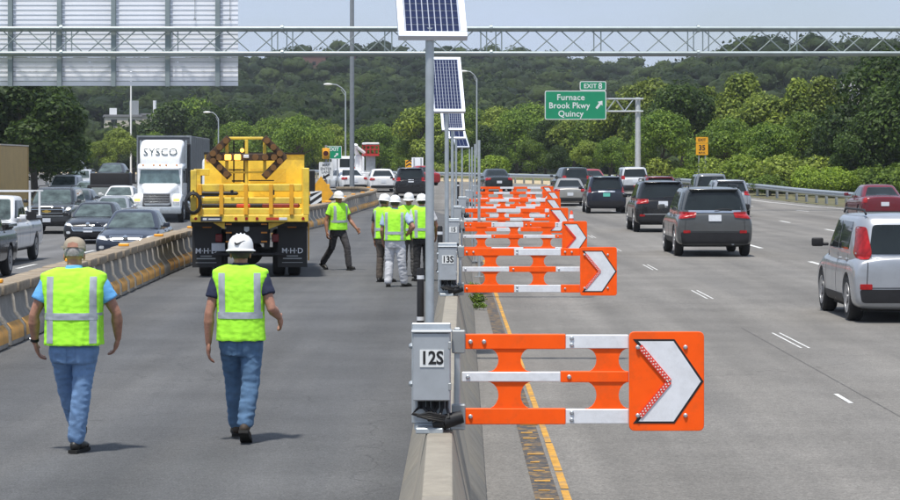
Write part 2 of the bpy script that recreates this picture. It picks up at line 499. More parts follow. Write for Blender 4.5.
verge_l = tag(sheet('verge_left', lambda y: -90, lambda y: edge_l(y) - 1.5, lambda y: z_left(y) + .03, YS, 8, M_GRASS), kind='structure')

# painted markings: each stroke a sheet of its own on the carriageway
def stroke(name, road, zf, x0, y0, y1, w, m, dz=0.004, follow=True):
    ys = [y0 + (y1 - y0) * i / max(1, int((y1 - y0) / 4) + 1) for i in range(int((y1 - y0) / 4) + 2)]
    ys = sorted(set(ys) | {q for q in YS if y0 < q < y1})
    g = (lambda y: bend(y)) if follow else (lambda y: 0)
    return sheet(name, lambda y: x0 - w / 2 + g(y), lambda y: x0 + w / 2 + g(y), zf, ys, 1, m, road, dz)
for i in range(9):                                   # ground-off line between the first two lanes: twin outlines remain
    y0 = 32 + i * 11.7
    for dx in (-.05, .05): stroke('lane_dash', road_r, z_right, 4.55 + dx, y0, y0 + 2.9, .03, M_MARK)
for x0, ya, n in ((8.65, 20.6, 12), (13.35, 25.0, 13), (17.9, 22.0, 13)):
    for i in range(n):
        y0 = ya + i * 12.2
        if y0 < 165: stroke('lane_dash', road_r, z_right, x0, y0, y0 + 2.9, .13, M_MARK)
stroke('lane_dash', road_r, z_right, 3.95, 24.6, 25.6, .05, M_MARK)
stroke('edge_line', road_r, z_right, EDGE - 0.35, 20, 215, .17, M_MARK)
_ry = random.Random(8); _y = 8.0
while _y < 60:
    _e = _y + _ry.uniform(.8, 4.0); stroke('yellow_line', road_r, z_right, 0.83 + _ry.uniform(-.006, .006), _y, _e, _ry.uniform(.05, .07), M_MARKY); _y = _e + _ry.uniform(.02, .09)
stroke('paint_strip', road_r, z_right, 0.685, 8, 60, .17, mat('blacked_out_marking', (0.055, 0.055, 0.058), 0.9, var=0.3, scale=14, dirt=(0.45, 0.26, 0.06), dirt_amt=0.75), dz=.003)
_rs = random.Random(4)
M_JOINT = mat('tar_joint', (0.115, 0.11, 0.104), .9, var=.3)
for i in range(34):                                   # scraps of the old yellow line left on the black strip
    y = 12 + i * .55 + _rs.uniform(-.1, .1)
    w = _rs.uniform(.05, .16)
    stroke('paint_scrap', road_r, z_right, .62 + w / 2 + _rs.uniform(0, .02), y, y + _rs.uniform(.03, .12), w, M_MARKY, dz=.007)
stroke('joint_line', road_r, z_right, 4.2, 18, 36, .014, M_JOINT, dz=.003)
stroke('joint_line', road_r, z_right, 8.9, 18, 60, .014, M_JOINT, dz=.003)
for x0 in (-11.6, -15.2):
    for i in range(14):
        y0 = 44 + i * 11.5
        stroke('lane_dash', road_l, z_left, x0, y0, y0 + 3, .13, M_MARK, follow=False)
stroke('edge_line', road_l, z_left, -8.0, 30, 130, .13, M_MARKY, follow=False)

# ------------------------------------------------------------------ ground and wooded hills
RIDGE = [(-700, 60), (0, 64), (180, 62), (240, 60), (300, 55), (340, 52), (400, 54), (450, 58), (540, 60), (580, 66), (605, 66), (640, 58), (680, 52), (720, 42), (760, 37), (800, 34), (900, 36), (1000, 40), (1600, 48)]
def hill_z(x, y):
    if y < 300: return 0.0
    u = x / y * F + 450
    t = min(1.0, (y - 300) / 600.0); t = t * t * (3 - 2 * t)
    zr = (166 - lin(RIDGE, u)) * 900 / F
    right = max(0.0, min(1.0, (u - 610) / 120.0))
    tr = min(1.0, (y - 300) / 330.0); tr = tr * tr * (3 - 2 * tr)
    zr2 = (166 - lin(RIDGE, u)) * 630 / F
    h = lerp((zr - 6.5) * t, (zr2 - 7.5) * tr, right)
    return h + 1.6 * math.sin(x * .021 + 1) * math.sin(y * .017) * t
def ground_z(x, y):
    z = -1.6 if y < 300 else lerp(-1.6, 1.0, min(1, (y - 300) / 30))
    return z + hill_z(x, y)
mb = MB(); gx = [-4000, -1500, -900, -600] + list(range(-500, 501, 20)) + [600, 900, 1500, 4000]
gy = [-300, -50, 100, 250, 300] + list(range(315, 960, 15)) + [1000, 1200, 2000, 5000]
vs = []; fs = []
for y in gy:
    for x in gx: vs.append((x, y, ground_z(x, y) if y <= 1000 else ground_z(x * 1000 / y, 1000) * (1000 / y) ** 1.3))
n = len(gx)
for i in range(len(gy) - 1):
    for k in range(n - 1): fs.append((i * n + k, i * n + k + 1, (i + 1) * n + k + 1, (i + 1) * n + k))
tag(mb.add(vs, fs).build('ground', M_SOIL, smooth=180), kind='structure')

# ------------------------------------------------------------------ foliage
def leaf_cloud(rng, lobes, n, leaf, up=0.25):
    """n leaf sprays (rhombic faces) over a set of lobes (centre, radius, squash)"""
    c = np.array([l[0] for l in lobes]); r = np.array([l[1] for l in lobes]); sq = np.array([l[2] for l in lobes])
    w = r ** 2 / (r ** 2).sum()
    k = rng.choice(len(lobes), n, p=w)
    d = rng.normal(size=(n, 3)); d[:, 2] += up; d /= np.linalg.norm(d, axis=1)[:, None]
    rad = r[k] * (0.55 + 0.5 * rng.random(n) ** 0.5)
    # ragged surface: radius changes with direction inside each lobe
    rad *= 1 + 0.16 * np.sin(d[:, 0] * 7 + k) * np.cos(d[:, 2] * 6 + k * 1.7)
    p = c[k] + d * rad[:, None] * np.stack([np.ones(n), np.ones(n), sq[k]], 1)
    nrm = d + rng.normal(size=(n, 3)) * 0.55; nrm[:, 2] += .35; nrm /= np.linalg.norm(nrm, axis=1)[:, None]
    a = np.cross(nrm, rng.normal(size=(n, 3))); a /= np.linalg.norm(a, axis=1)[:, None]
    b = np.cross(nrm, a)
    s = leaf * (0.55 + 0.9 * rng.random(n))
    a *= s[:, None]; b *= (s * (0.45 + .3 * rng.random(n)))[:, None]
    v = np.stack([p - a, p - b + nrm * (s * .12)[:, None], p + a, p + b + nrm * (s * .12)[:, None]], 1).reshape(-1, 3)
    tint = np.clip(0.42 + 0.33 * rng.normal(size=n) + .18 * np.sin(k * 12.9), 0, 1)
    return v, tint
def quads_mesh(name, v, tint, m):
    n = len(v) // 4
    me = bpy.data.meshes.new(name)
    me.vertices.add(len(v)); me.vertices.foreach_set('co', v.astype(np.float32).ravel())
    me.loops.add(4 * n); me.loops.foreach_set('vertex_index', np.arange(4 * n, dtype=np.int32))
    me.polygons.add(n); me.polygons.foreach_set('loop_start', np.arange(0, 4 * n, 4, dtype=np.int32))
    me.update(calc_edges=True)
    at = me.attributes.new('tint', 'FLOAT', 'FACE'); at.data.foreach_set('value', tint.astype(np.float32))
    if m: me.materials.append(m)
    return me

M_LEAF = [foliage('leaf_mid_green', (0.045, 0.098, 0.011), (0.230, 0.330, 0.044)),
          foliage('leaf_olive', (0.070, 0.115, 0.015), (0.335, 0.410, 0.066)),
          foliage('leaf_dark', (0.016, 0.040, 0.007), (0.085, 0.140, 0.022)),
          foliage('leaf_bright', (0.095, 0.165, 0.012), (0.300, 0.410, 0.045))]
M_BARK = mat('bark', (0.075, 0.062, 0.05), 0.95, var=0.3, scale=12, bump=0.5)

def make_crown(seed, kind, h, r, n, leaf):
    """unit tree: crown from 0.22 h to h with radius about r; returns lobes and mesh data"""
    rng = np.random.default_rng(seed)
    lobes = []
    m = {'round': 15, 'tall': 16, 'spread': 17, 'shrub': 12}[kind]
    for i in range(m):
        if kind == 'tall':
            t = rng.random(); zz = (0.22 + .7 * t) * h; rr = r * (1 - .72 * t) * .75; ang = rng.random() * 6.283
            lobes.append(((rr * math.cos(ang) * .8, rr * math.sin(ang) * .8, zz), r * (0.46 - .2 * t), 1.15))
        elif kind == 'shrub':
            ang = rng.random() * 6.283; q = rng.random() ** .6
            lobes.append(((r * .75 * q * math.cos(ang), r * .75 * q * math.sin(ang), h * (.30 + .42 * rng.random() * (1 - .5 * q))), r * (.28 + .16 * rng.random()), .85))
        else:
            ang = rng.random() * 6.283; t = rng.random(); q = math.sin(PI * (0.25 + .65 * t)) * (.45 + .4 * rng.random())
            zz = (0.30 + .56 * t) * h if kind == 'round' else (0.22 + .60 * t) * h
            lobes.append(((r * q * math.cos(ang), r * q * math.sin(ang), zz), r * (.30 + .17 * rng.random()), .82))
    if kind in ('round', 'spread'): lobes.append(((0, 0, h * .82), r * .42, .8))
    v, tint = leaf_cloud(rng, lobes, n, leaf)
    return lobes, v, tint
def trunk_mesh(seed, h, lobes, m):
    rs = random.Random(seed); mb = MB(); r0 = h * .018 + .06
    bend_ = [Vector((rs.uniform(-.02, .02) * h * i, rs.uniform(-.02, .02) * h * i, h * .17 * i)) for i in range(5)]
    bend_[0] = Vector((0, 0, -.6))
    mb.tube(bend_, [r0 * 1.35, r0, r0 * .8, r0 * .6, r0 * .3], 8)
    for c, r, s in lobes[:9]:
        base = bend_[rs.choice((1, 2, 2, 3))]; c = Vector(c); mid = base.lerp(c, .5) + Vector((0, 0, -.04 * h))
        mb.tube([base, mid, c], [r0 * .5, r0 * .3, r0 * .08], 5)
    return mb.mesh('trunk', m)

TREE_T = {}
def tree_type(key, seed, kind, h, r, n, leaf, leafmat):
    lobes, v, tint = make_crown(seed, kind, h, r, n, leaf)
    TREE_T[key] = (quads_mesh('crown', v, tint, leafmat), trunk_mesh(seed, h, lobes, M_BARK), h)
tree_type('round_a', 1, 'round', 10, 4.6, 11000, .165, M_LEAF[0])
tree_type('round_b', 2, 'round', 10, 4.2, 11000, .165, M_LEAF[1])
tree_type('spread_a', 3, 'spread', 10, 5.4, 12000, .17, M_LEAF[0])
tree_type('spread_d', 4, 'spread', 10, 5.6, 14000, .17, M_LEAF[2])
tree_type('tall_a', 5, 'tall', 10, 3.4, 10000, .16, M_LEAF[1])
tree_type('tall_d', 6, 'tall', 10, 3.2, 10000, .16, M_LEAF[2])
tree_type('round_d', 8, 'round', 10, 4.4, 11000, .165, M_LEAF[2])
tree_type('shrub_a', 9, 'shrub', 3, 2.4, 5000, .11, M_LEAF[3])
tree_type('shrub_b', 10, 'shrub', 3, 2.2, 5000, .11, M_LEAF[0])
tree_type('shrub_c', 12, 'shrub', 3, 2.6, 5000, .11, M_LEAF[1])
_tr = random.Random(11)
def tree(key, x_px, top_px, d, label, group=None, name='roadside_tree', cat='tree', base=None, sx=1.0, X0=None):
    crown, trunk, h0 = TREE_T[key]
    x = X(x_px, d) if X0 is None else X0
    if base is None:
        base = (z_right(d) if x > edge_r(d) - 20 else z_left(d)) if d < 300 else ground_z(x, d)
    top = CAM_H + (166 - top_px) * d / F
    s = (top - base) / (h0 * .98)
    t = empty(name, (x, d, base), _tr.uniform(0, 6.28), label, cat, group)
    t.scale = (s * sx, s * sx, s)
    inst('trunk', trunk, t); inst('crown', crown, t)
    return t
# tree line beyond the bend of the road
TL = 'leafy green tree in the dense tree line behind the far guardrail'
TG = 'tree line beyond the far guardrail'
for i, (k, x, y, d) in enumerate([('round_a', 236, 122, 268), ('round_b', 258, 126, 275), ('spread_a', 272, 118, 262), ('round_a', 318, 120, 266), ('round_b', 332, 124, 258), ('round_a', 362, 128, 255),
        ('spread_a', 378, 124, 262), ('round_d', 392, 128, 270), ('round_b', 462, 128, 256), ('round_a', 448, 112, 268), ('spread_a', 470, 108, 275),
        ('round_b', 500, 106, 270), ('round_a', 516, 112, 250), ('spread_a', 532, 104, 268), ('round_d', 545, 120, 240), ('spread_a', 560, 106, 262), ('round_b', 575, 114, 238), ('round_a', 592, 108, 240),
        ('spread_a', 610, 104, 236), ('round_b', 624, 96, 232), ('round_d', 486, 126, 242), ('round_a', 405, 142, 246), ('round_b', 350, 150, 248), ('spread_a', 430, 146, 244), ('round_a', 530, 140, 228), ('round_d', 560, 146, 222), ('round_b', 588, 140, 216), ('round_a', 612, 138, 212), ('round_d', 500, 148, 230), ('round_a', 470, 150, 234)]):
    tree(k, x, y, d, TL, TG)
tree('spread_a', 300, 116, 250, 'light green tree left of the street lamp, behind the yellow truck', TG)
tree('round_b', 424, 104, 245, 'large rounded olive tree just left of the front solar pole', TG)
tree('round_b', 648, 78, 228, 'tall pale tree right behind the post of the green exit sign', TG)
# right-hand trees
RG = 'trees on the right roadside'
tree('spread_d', 683, 84, 196, 'dark broad tree behind the yellow advisory speed sign', RG)
tree('tall_a', 712, 84, 205, 'narrow olive tree right of the advisory speed sign', RG)
tree('tall_a', 742, 70, 192, 'tallest pointed light green tree right of the speed sign', RG)
tree('round_b', 765, 92, 186, 'olive tree between the two pointed light green trees', RG)
tree('tall_a', 792, 76, 184, 'second pointed light green tree from the speed sign', RG)
tree('tall_a', 822, 74, 178, 'pointed light tree left of the grey roof', RG)
tree('spread_a', 806, 112, 166, 'lower green tree behind the bright shrubs on the right', RG)
tree('round_d', 846, 106, 160, 'dark rounded tree below the grey roof', RG)
tree('spread_d', 888, 52, 158, 'large dark tree at the right edge above the red sedan', RG)
tree('round_d', 868, 116, 150, 'dark tree behind the guardrail above the red sedan', RG)
tree('spread_d', 930, 70, 150, 'dark tree cut by the right edge of the picture', RG)
tree('round_a', 662, 112, 182, 'green tree behind the post of the exit sign gantry', RG)
tree('spread_a', 728, 118, 168, 'green tree right of the yellow advisory sign', RG)
tree('round_a', 770, 124, 162, 'mid green tree above the middle of the bright shrubs', RG)
# left-hand trees
LG = 'trees on the left roadside'
for k, x0, y, d, sx, lb in [('spread_d', -29.5, 70, 132, 1.1, 'large dark tree behind the left end of the overhead sign'), ('round_d', -26.0, 76, 150, 1.4, 'dark tree above the tan box truck'),
        ('spread_d', -27.0, 76, 163, 1.15, 'dark tree leaning out over the queue left of the white lorry'), ('round_d', -36, 80, 140, 1, 'dark tree at the left edge of the picture'),
        ('spread_a', -32.5, 92, 178, .8, 'green tree behind the far end of the left queue'), ('round_a', -37.5, 150, 226, 1.0, 'sunlit low tree beside the small far street lamp')]:
    tree(k, 0, y, d, lb, LG, X0=x0, sx=sx)
for k, x, y, d, lb in [('round_b', 118, 127, 262, 'grey green tree in front of the white flat-roofed building'), ('round_d', 174, 104, 300, 'dark tree right of the white flat-roofed building'), ('round_a', 188, 100, 305, 'green tree left of the far street lamp'),
                       ('round_d', 214, 106, 298, 'dark tree behind the far street lamp'), ('round_a', 152, 133, 270, 'green tree behind the roof of the white lorry'), ('round_b', 100, 140, 250, 'olive tree above the car on the flatbed'), ('round_d', 236, 110, 300, 'dark tree above the arrow board of the yellow truck')]:
    tree(k, x, y, d, lb, LG)
# shrubs behind the guardrail
SG = 'shrubs behind the guardrail'
for i, (k, x, y, d, lb) in enumerate([('shrub_c', 655, 152, 168, 'yellow green shrub behind the post of the exit sign gantry'), ('shrub_a', 690, 164, 152, 'bright low shrub left of the advisory sign posts'), ('shrub_a', 716, 166, 148, 'small bright shrub right of the advisory sign posts'),
        ('shrub_c', 738, 150, 146, 'pale shrub right of the advisory speed sign'), ('shrub_a', 762, 148, 143, 'tall bright shrub, second from the speed sign'), ('shrub_c', 788, 148, 141, 'pale tall shrub in the middle of the shrub row'),
        ('shrub_b', 770, 170, 136, 'dark low shrub against the guardrail'), ('shrub_a', 820, 160, 135, 'brightest yellow green shrub right behind the guardrail'), ('shrub_a', 838, 166, 133, 'bright shrub at the right end of the shrub row'),
        ('shrub_b', 866, 160, 134, 'dark green shrub left of the red sedan'), ('shrub_b', 890, 156, 131, 'dark shrub behind the red sedan'), ('shrub_c', 448, 158, 222, 'small light shrub left of the bare poles behind the guardrail'), ('shrub_a', 485, 150, 222, 'bright shrub right of the bare poles behind the guardrail'),
        ('shrub_b', 420, 162, 224, 'low shrub beside the back of a road sign'), ('shrub_c', 330, 166, 226, 'low olive shrub behind the bucket truck')]):
    t = tree(k, x, y, d + (14 if d < 200 else 2), lb, SG, name='shrub', cat='shrub'); t.scale.x *= 1.05; t.scale.y *= 1.05
# weeds in the gutter along the median barrier
_lb, _v, _t = make_crown(44, 'shrub', .26, .2, 420, .022); weed_me = quads_mesh('leaves', _v, _t, M_LEAF[0])
for i, (yy, sc_, lb) in enumerate(((41.6, 1.0, 'weed tuft at the barrier foot seen below the 13S gate arm'), (40.4, .6, 'smaller weed tuft in front of the one below the 13S arm'), (46.0, .8, 'weed tuft in the gutter under the third gate'))):
    t = empty('weed', (.42 + .06 * (i % 2), yy, z_right(yy)), i * 1.3, lb, 'plant', 'weeds along the median barrier'); t.scale = (sc_,) * 3
    inst('leaves', weed_me, t)
    MB().cyl((0, 0, -.02), (.01, 0, .12), .006, .003, 6).build('stem', M_BARK, t)
# the wood on the hills
CLEARINGS = [(320, 620, 6), (292, 560, 7), (324, 760, 11), (343, 770, 8), (398, 790, 5), (852, 400, 6), (128, 425, 10), (152, 425, 9), (128, 380, 9), (152, 380, 8)]
def far_wood():
    rs = random.Random(3); rng = np.random.default_rng(5)
    bm = bmesh.new(); bmesh.ops.create_icosphere(bm, subdivisions=2, radius=1)
    iv = np.array([v.co[:] for v in bm.verts]); itri = np.array([[v.index for v in f.verts] for f in bm.faces]); bm.free()
    bumps = [iv * (1 + .16 * rng.normal(size=(len(iv), 1)) + .12 * np.sin(iv[:, :1] * 5 + q) * np.cos(iv[:, 2:] * 6 + q)) for q in range(6)]
    lob = []; lv = []; lt = []
    for s in range(6):
        L_, v, t = make_crown(100 + s, 'round' if s % 2 else 'spread', 10, 4.6, 620, .33)
        lob.append(sorted(L_, key=lambda q: -q[0][2])[:9]); lv.append(v); lt.append(t)
    pts = []; y = 318
    while y < 930:
        step = 7.4 if y < 560 else 8.8; half = y * .235 + 12; x = -half
        while x < half:
            pts.append((x + rs.uniform(-.45, .45) * step, y + rs.uniform(-.45, .45) * step)); x += step * 1.08
        y += step * (1.2 if y < 560 else 1.7)
    TV = []; TF = []; TT = []; QV = []; QT = []; base = 0
    for x, y in pts:
        u = x / y * F + 450
        if u > 640 and y > 680: continue
        if any(abs(x - X(hx, y)) < hw and hd - 38 < y < hd + 12 for hx, hd, hw in CLEARINGS): continue
        k = rs.randrange(6); s = rs.uniform(.7, 1.2); a = rs.uniform(0, 6.28); ca, sa = math.cos(a) * s, math.sin(a) * s
        z0 = ground_z(x, y) - 1.5; tone = rs.uniform(0, .75) ** 1.3
        nl = 5 if y < 520 else 4
        for c, r, sq in rs.sample(lob[k], nl):
            v = bumps[rs.randrange(6)] * (r * s * rs.uniform(.95, 1.3))
            TV.append(np.stack([v[:, 0] + c[0] * ca - c[1] * sa + x, v[:, 1] + c[0] * sa + c[1] * ca + y, v[:, 2] * sq * .9 + c[2] * s * .9 + z0], 1))
            TF.append(itri + base); base += len(iv); TT.append(np.full(len(itri), min(1, max(0, tone + rs.uniform(-.10, .10)))))
        nq = 620 if y < 420 else (330 if y < 560 else 180); ww = 1.0 if y < 420 else (1.15 if y < 560 else 1.35)
        q = lv[k][:nq * 4]; c = q.reshape(-1, 4, 3); ctr = c.mean(1, keepdims=True); q = ((c - ctr) * ww + ctr * [1.10, 1.10, 1.06]).reshape(-1, 3)
        QV.append(np.stack([q[:, 0] * ca - q[:, 1] * sa + x, q[:, 0] * sa + q[:, 1] * ca + y, q[:, 2] * s * .9 + z0], 1)); QT.append(np.clip(tone + (lt[k][:nq] - .45) * .45, 0, 1))
    tv = np.concatenate(TV); tf = np.concatenate(TF); qv = np.concatenate(QV); nq = len(qv) // 4
    me = bpy.data.meshes.new('hill_wood')
    allv = np.concatenate([tv, qv]).astype(np.float32)
    me.vertices.add(len(allv)); me.vertices.foreach_set('co', allv.ravel())
    li = np.concatenate([tf.ravel(), np.arange(4 * nq) + len(tv)]).astype(np.int32)
    me.loops.add(len(li)); me.loops.foreach_set('vertex_index', li)
    st = np.concatenate([np.arange(len(tf)) * 3, len(tf) * 3 + np.arange(nq) * 4]).astype(np.int32)
    me.polygons.add(len(st)); me.polygons.foreach_set('loop_start', st)
    me.update(calc_edges=True)
    me.polygons.foreach_set('use_smooth', np.ones(len(st), bool))
    at = me.attributes.new('tint', 'FLOAT', 'FACE'); at.data.foreach_set('value', np.concatenate(TT + QT).astype(np.float32))
    me.materials.append(M_WOOD)
    print('wood: trees', len(QV), 'tris', len(tf) + 2 * nq)
    o = link(bpy.data.objects.new('hill_wood', me))
    tag(o, 'wooded hillside of dark green broadleaf trees on the skyline', 'wood', kind='stuff')
# the leaf mass of far crowns: tone of each tree broken up by leaf clusters
M_WOOD = foliage('leaf_far_crown', (0.020, 0.048, 0.012), (0.150, 0.215, 0.048))
_n, _l = M_WOOD.node_tree.nodes, M_WOOD.node_tree.links
_tc = _n.new('ShaderNodeTexCoord'); _nz = _n.new('ShaderNodeTexNoise'); _nz.inputs['Scale'].default_value = 1.1; _nz.inputs['Detail'].default_value = 5; _nz.inputs['Roughness'].default_value = .75
_l.new(_tc.outputs['Object'], _nz.inputs['Vector'])
_mr = _n.new('ShaderNodeMapRange'); _mr.inputs[1].default_value = .32; _mr.inputs[2].default_value = .68; _mr.inputs[3].default_value = .45; _mr.inputs[4].default_value = 1.5; _l.new(_nz.outputs['Fac'], _mr.inputs[0])
_bs = _n['Principled BSDF']; _src = _bs.inputs['Base Color'].links[0].from_socket
_sc = _n.new('ShaderNodeVectorMath'); _sc.operation = 'SCALE'; _l.new(_src, _sc.inputs[0]); _l.new(_mr.outputs[0], _sc.inputs['Scale']); _l.new(_sc.outputs[0], _bs.inputs['Base Color'])
_bp = _n.new('ShaderNodeBump'); _bp.inputs['Strength'].default_value = 1.0; _bp.inputs['Distance'].default_value = 1.2; _l.new(_nz.outputs['Fac'], _bp.inputs['Height']); _l.new(_bp.outputs[0], _bs.inputs['Normal'])
far_wood()

# ------------------------------------------------------------------ distant buildings
def house(name, label, x_px, y_px, d, w, h, dep, wall, roof, flat=False):
    p = P(x_px, y_px, d); t = empty(name, p, 0.15, label, 'building', 'buildings among the trees')
    MB().box(-w / 2, w / 2, 0, dep, -4, h).build('wall', wall, t)
    if flat: MB().box(-w / 2 - .2, w / 2 + .2, -.2, dep + .2, h, h + .35).build('roof', roof, t)
    else:
        MB().prism([(-w / 2 - .4, h), (w / 2 + .4, h), (0, h + w * .28)], lambda u, v, e: (u, e, v), -.4, dep + .4).build('roof', roof, t)
    nn = max(2, int(w / 3)) if w > 4.5 else 0
    for i in range(nn):
        xx = -w / 2 + w * (i + .5) / nn
        for zz in ([h * .2, h * .6] if h > 4.5 else [h * .35]):
            MB().box(xx - .5, xx + .5, -.06, .03, zz, zz + 1.1).build('window', M_GLASS, t)
    return t
M_CREAM = mat('cream_wall', (0.55, 0.5, 0.42), 0.85, var=0.06); M_BRICK = mat('brick_wall', (0.16, 0.085, 0.07), 0.9, var=0.15)
M_ROOFG = mat('grey_roof', (0.22, 0.22, 0.23), 0.8, var=0.1); M_ROOFD = mat('dark_roof', (0.08, 0.07, 0.065), 0.8)
house('distant_house', 'small white house on the hill left of the street lamp', 320, 93, 620, 2.2, 1.6, 5, M_WHITE, M_ROOFG)
house('distant_house', 'pale low house on the hillside above the yellow truck', 290, 107, 560, 4, 1.0, 5, M_CREAM, M_ROOFG)
house('distant_building', 'long red brick building high on the wooded hill', 324, 79, 760, 15, 7, 10, M_BRICK, M_ROOFD, True)
house('distant_building', 'second red brick building on the hill beside the tall pole', 343, 79, 770, 8, 7, 10, M_BRICK, M_ROOFD, True)
house('distant_house', 'tiny white house high on the hill right of the tall pole', 398, 75, 790, 3, 3.5, 8, M_WHITE, M_ROOFG)
t = house('distant_building', 'white building with long grey roof behind the right-hand trees', 852, 99, 396, 5.5, .6, 6, M_CREAM, M_ROOFG, True)
MB().prism([(-.3, .9), (6.2, .9), (3, 3.0)], lambda u, v, e: (e, u, v), -3.2, 3.2).build('roof', M_ROOFG, t)
b = house('distant_building', 'white flat-roofed building between the left trees and the white pole', 123, 131, 420, 6, 2.4, 14, M_CREAM, M_ROOFG, True)
MB().box(-2.2, -1.0, 2, 4, 2.75, 3.9).build('roof_plant', M_WHITE, b); MB().box(1.2, 2.7, 3, 6, 2.75, 5.2).build('roof_plant', M_GALV2, b)
b = house('distant_building', 'white block right of the white pole above the lorry', 150, 133, 425, 4.2, 3.0, 10, M_CREAM, M_ROOFG, True)
MB().cyl((.9, 3, 3), (.9, 3, 5.6), .3, n=14).build('chimney', M_WHITE, b)

# ------------------------------------------------------------------ concrete barriers
def jersey(hw_top, hw_base, h, half_len, lip=0):
    pr = [(-hw_base, 0), (-hw_base, .07), (-hw_base * .62, .24), (-hw_top, h), (hw_top, h), (hw_base * .62, .24), (hw_base, .07), (hw_base, 0)]
    return MB().prism(pr, lambda u, v, e: (u, e, v), -half_len, half_len)
def mid_x(y): return lin([(0, -.06), (15, -.06), (30, .02), (44, .10), (58, .2), (73, .42), (90, .75), (115, 1.3)], y)
t = empty('median_barrier', (0, 0, 0), 0, 'beige concrete median barrier carrying the orange swing gates', 'barrier')
seg = jersey(.075, .30, .80, 1.512).mesh('segment', M_CONC, bevel=.018, seg=2)
y = 4.15
while y < 108:
    xx = mid_x(y); sl = math.atan((mid_x(y + 1.5) - mid_x(y - 1.5)) / 3)
    inst('segment', seg, t, (xx, y, z_mid(y)), (0, 0, -sl)); y += 3.05
# movable barrier on the left: a chain of short blocks with coping, kinks and painted faces
PATH = [(12, -5.85), (33, -6.0), (47, -6.25), (58, -6.42), (66, -6.3), (78, -5.9), (90, -5.2), (102, -4.62), (112, -4.75), (124, -4.5), (134, -4.15), (139, -4.4), (142, -5.2), (142.5, -6.5)]
def chain(path, step):
    pts = [Vector((x, y, 0)) for y, x in path]; dense = []
    for i in range(len(pts) - 1):
        p0, p1, p2, p3 = pts[max(i - 1, 0)], pts[i], pts[i + 1], pts[min(i + 2, len(pts) - 1)]
        for k in range(30):
            s = k / 30
            dense.append(.5 * ((2 * p1) + (p2 - p0) * s + (2 * p0 - 5 * p1 + 4 * p2 - p3) * s * s + (3 * p1 - p0 - 3 * p2 + p3) * s ** 3))
    out = [dense[0]]; acc = 0
    for a, b_ in zip(dense, dense[1:]):
        acc += (b_ - a).length
        if acc >= step: out.append(b_); acc = 0
    return out
t = empty('movable_barrier', (0, 0, 0), 0, 'curving chain of dark concrete barrier blocks with brown coping and yellow foot', 'barrier')
pr = [(-.30, 0), (-.30, .06), (-.29, .22), (-.16, .40), (-.13, .66), (.13, .66), (.16, .40), (.29, .22), (.30, .06), (.30, 0)]
blk = MB().prism(pr, lambda u, v, e: (u, e, v), -.475, .475).mesh('block', M_CONC_D, bevel=.02, seg=1)
cop = MB().box(-.21, .21, -.485, .485, .655, .80).mesh('coping', M_COPING, bevel=.03, seg=2)
pad = MB().add([(.298, -.46, .05), (.308, -.46, .062), (.298, -.46, .222), (.175, -.46, .385), (.298, .46, .05), (.308, .46, .062), (.298, .46, .222), (.175, .46, .385)], []).add(
    [(.303, -.46, .075), (.303, .46, .075), (.296, .46, .222), (.296, -.46, .222), (.232, .46, .305), (.232, -.46, .305)], [(0, 1, 2, 3), (3, 2, 4, 5)]).mesh('yellow_face', M_PADYEL)
mk = MB().box(-.10, .10, -.05, .05, .80, .855).mesh('marker', mat('orange_marker', (0.85, 0.36, 0.02), .5), bevel=.012)
pts = chain(PATH, 1.0); prev = None
for i, (a, b_) in enumerate(zip(pts, pts[1:])):
    c = (a + b_) / 2; d = b_ - a; rz = math.atan2(-d.x, d.y)
    z = z_mid(c.y)
    bb = inst('block', blk, t, (c.x, c.y, z), (0, 0, rz + random.uniform(-.02, .02)))
    inst('coping', cop, bb, (0, 0, random.uniform(-.008, .012)))
    if i % 23 not in (8, 16): inst('yellow_face', pad, bb)
    if i % 6 == 2: inst('marker', mk, bb, (0, 0, .006))

# ------------------------------------------------------------------ guardrail along the right verge
t = empty('guardrail', (0, 0, 0), 0, 'long steel guardrail on short posts along the outside of the bend', 'guardrail')
rail_prof = [(-.02, -.16), (.03, -.12), (.03, -.05), (-.03, -.02), (-.03, .02), (.03, .05), (.03, .12), (-.02, .16), (-.035, .16), (-.05, 0), (-.035, -.16)]
gp = []; y = 70.0
while y < 262:
    gp.append(Vector((edge_r(y) + 1.6, y, z_right(y)))); y += 1.9 / math.hypot(1, 2 * .0019 * max(0, y - 100))
post = MB().box(-.06, .06, -.08, .08, -.3, .72).mesh('post', M_GALV2, bevel=.01)
for i, (a, b_) in enumerate(zip(gp, gp[1:])):
    d = (b_ - a); nrm = Vector((-d.y, d.x, 0)).normalized()
    inst('post', post, t, a - nrm * .16, (0, 0, math.atan2(-d.x, d.y)))
    if i % 2 == 0 and i + 2 < len(gp):
        c = gp[i + 2]
        MB().loft([[p + nrm * u + Vector((0, 0, .60 + v)) for u, v in rail_prof] for p in (a - d * .02, c + d * .02)]).build('rail', M_GALV, t, smooth=60)
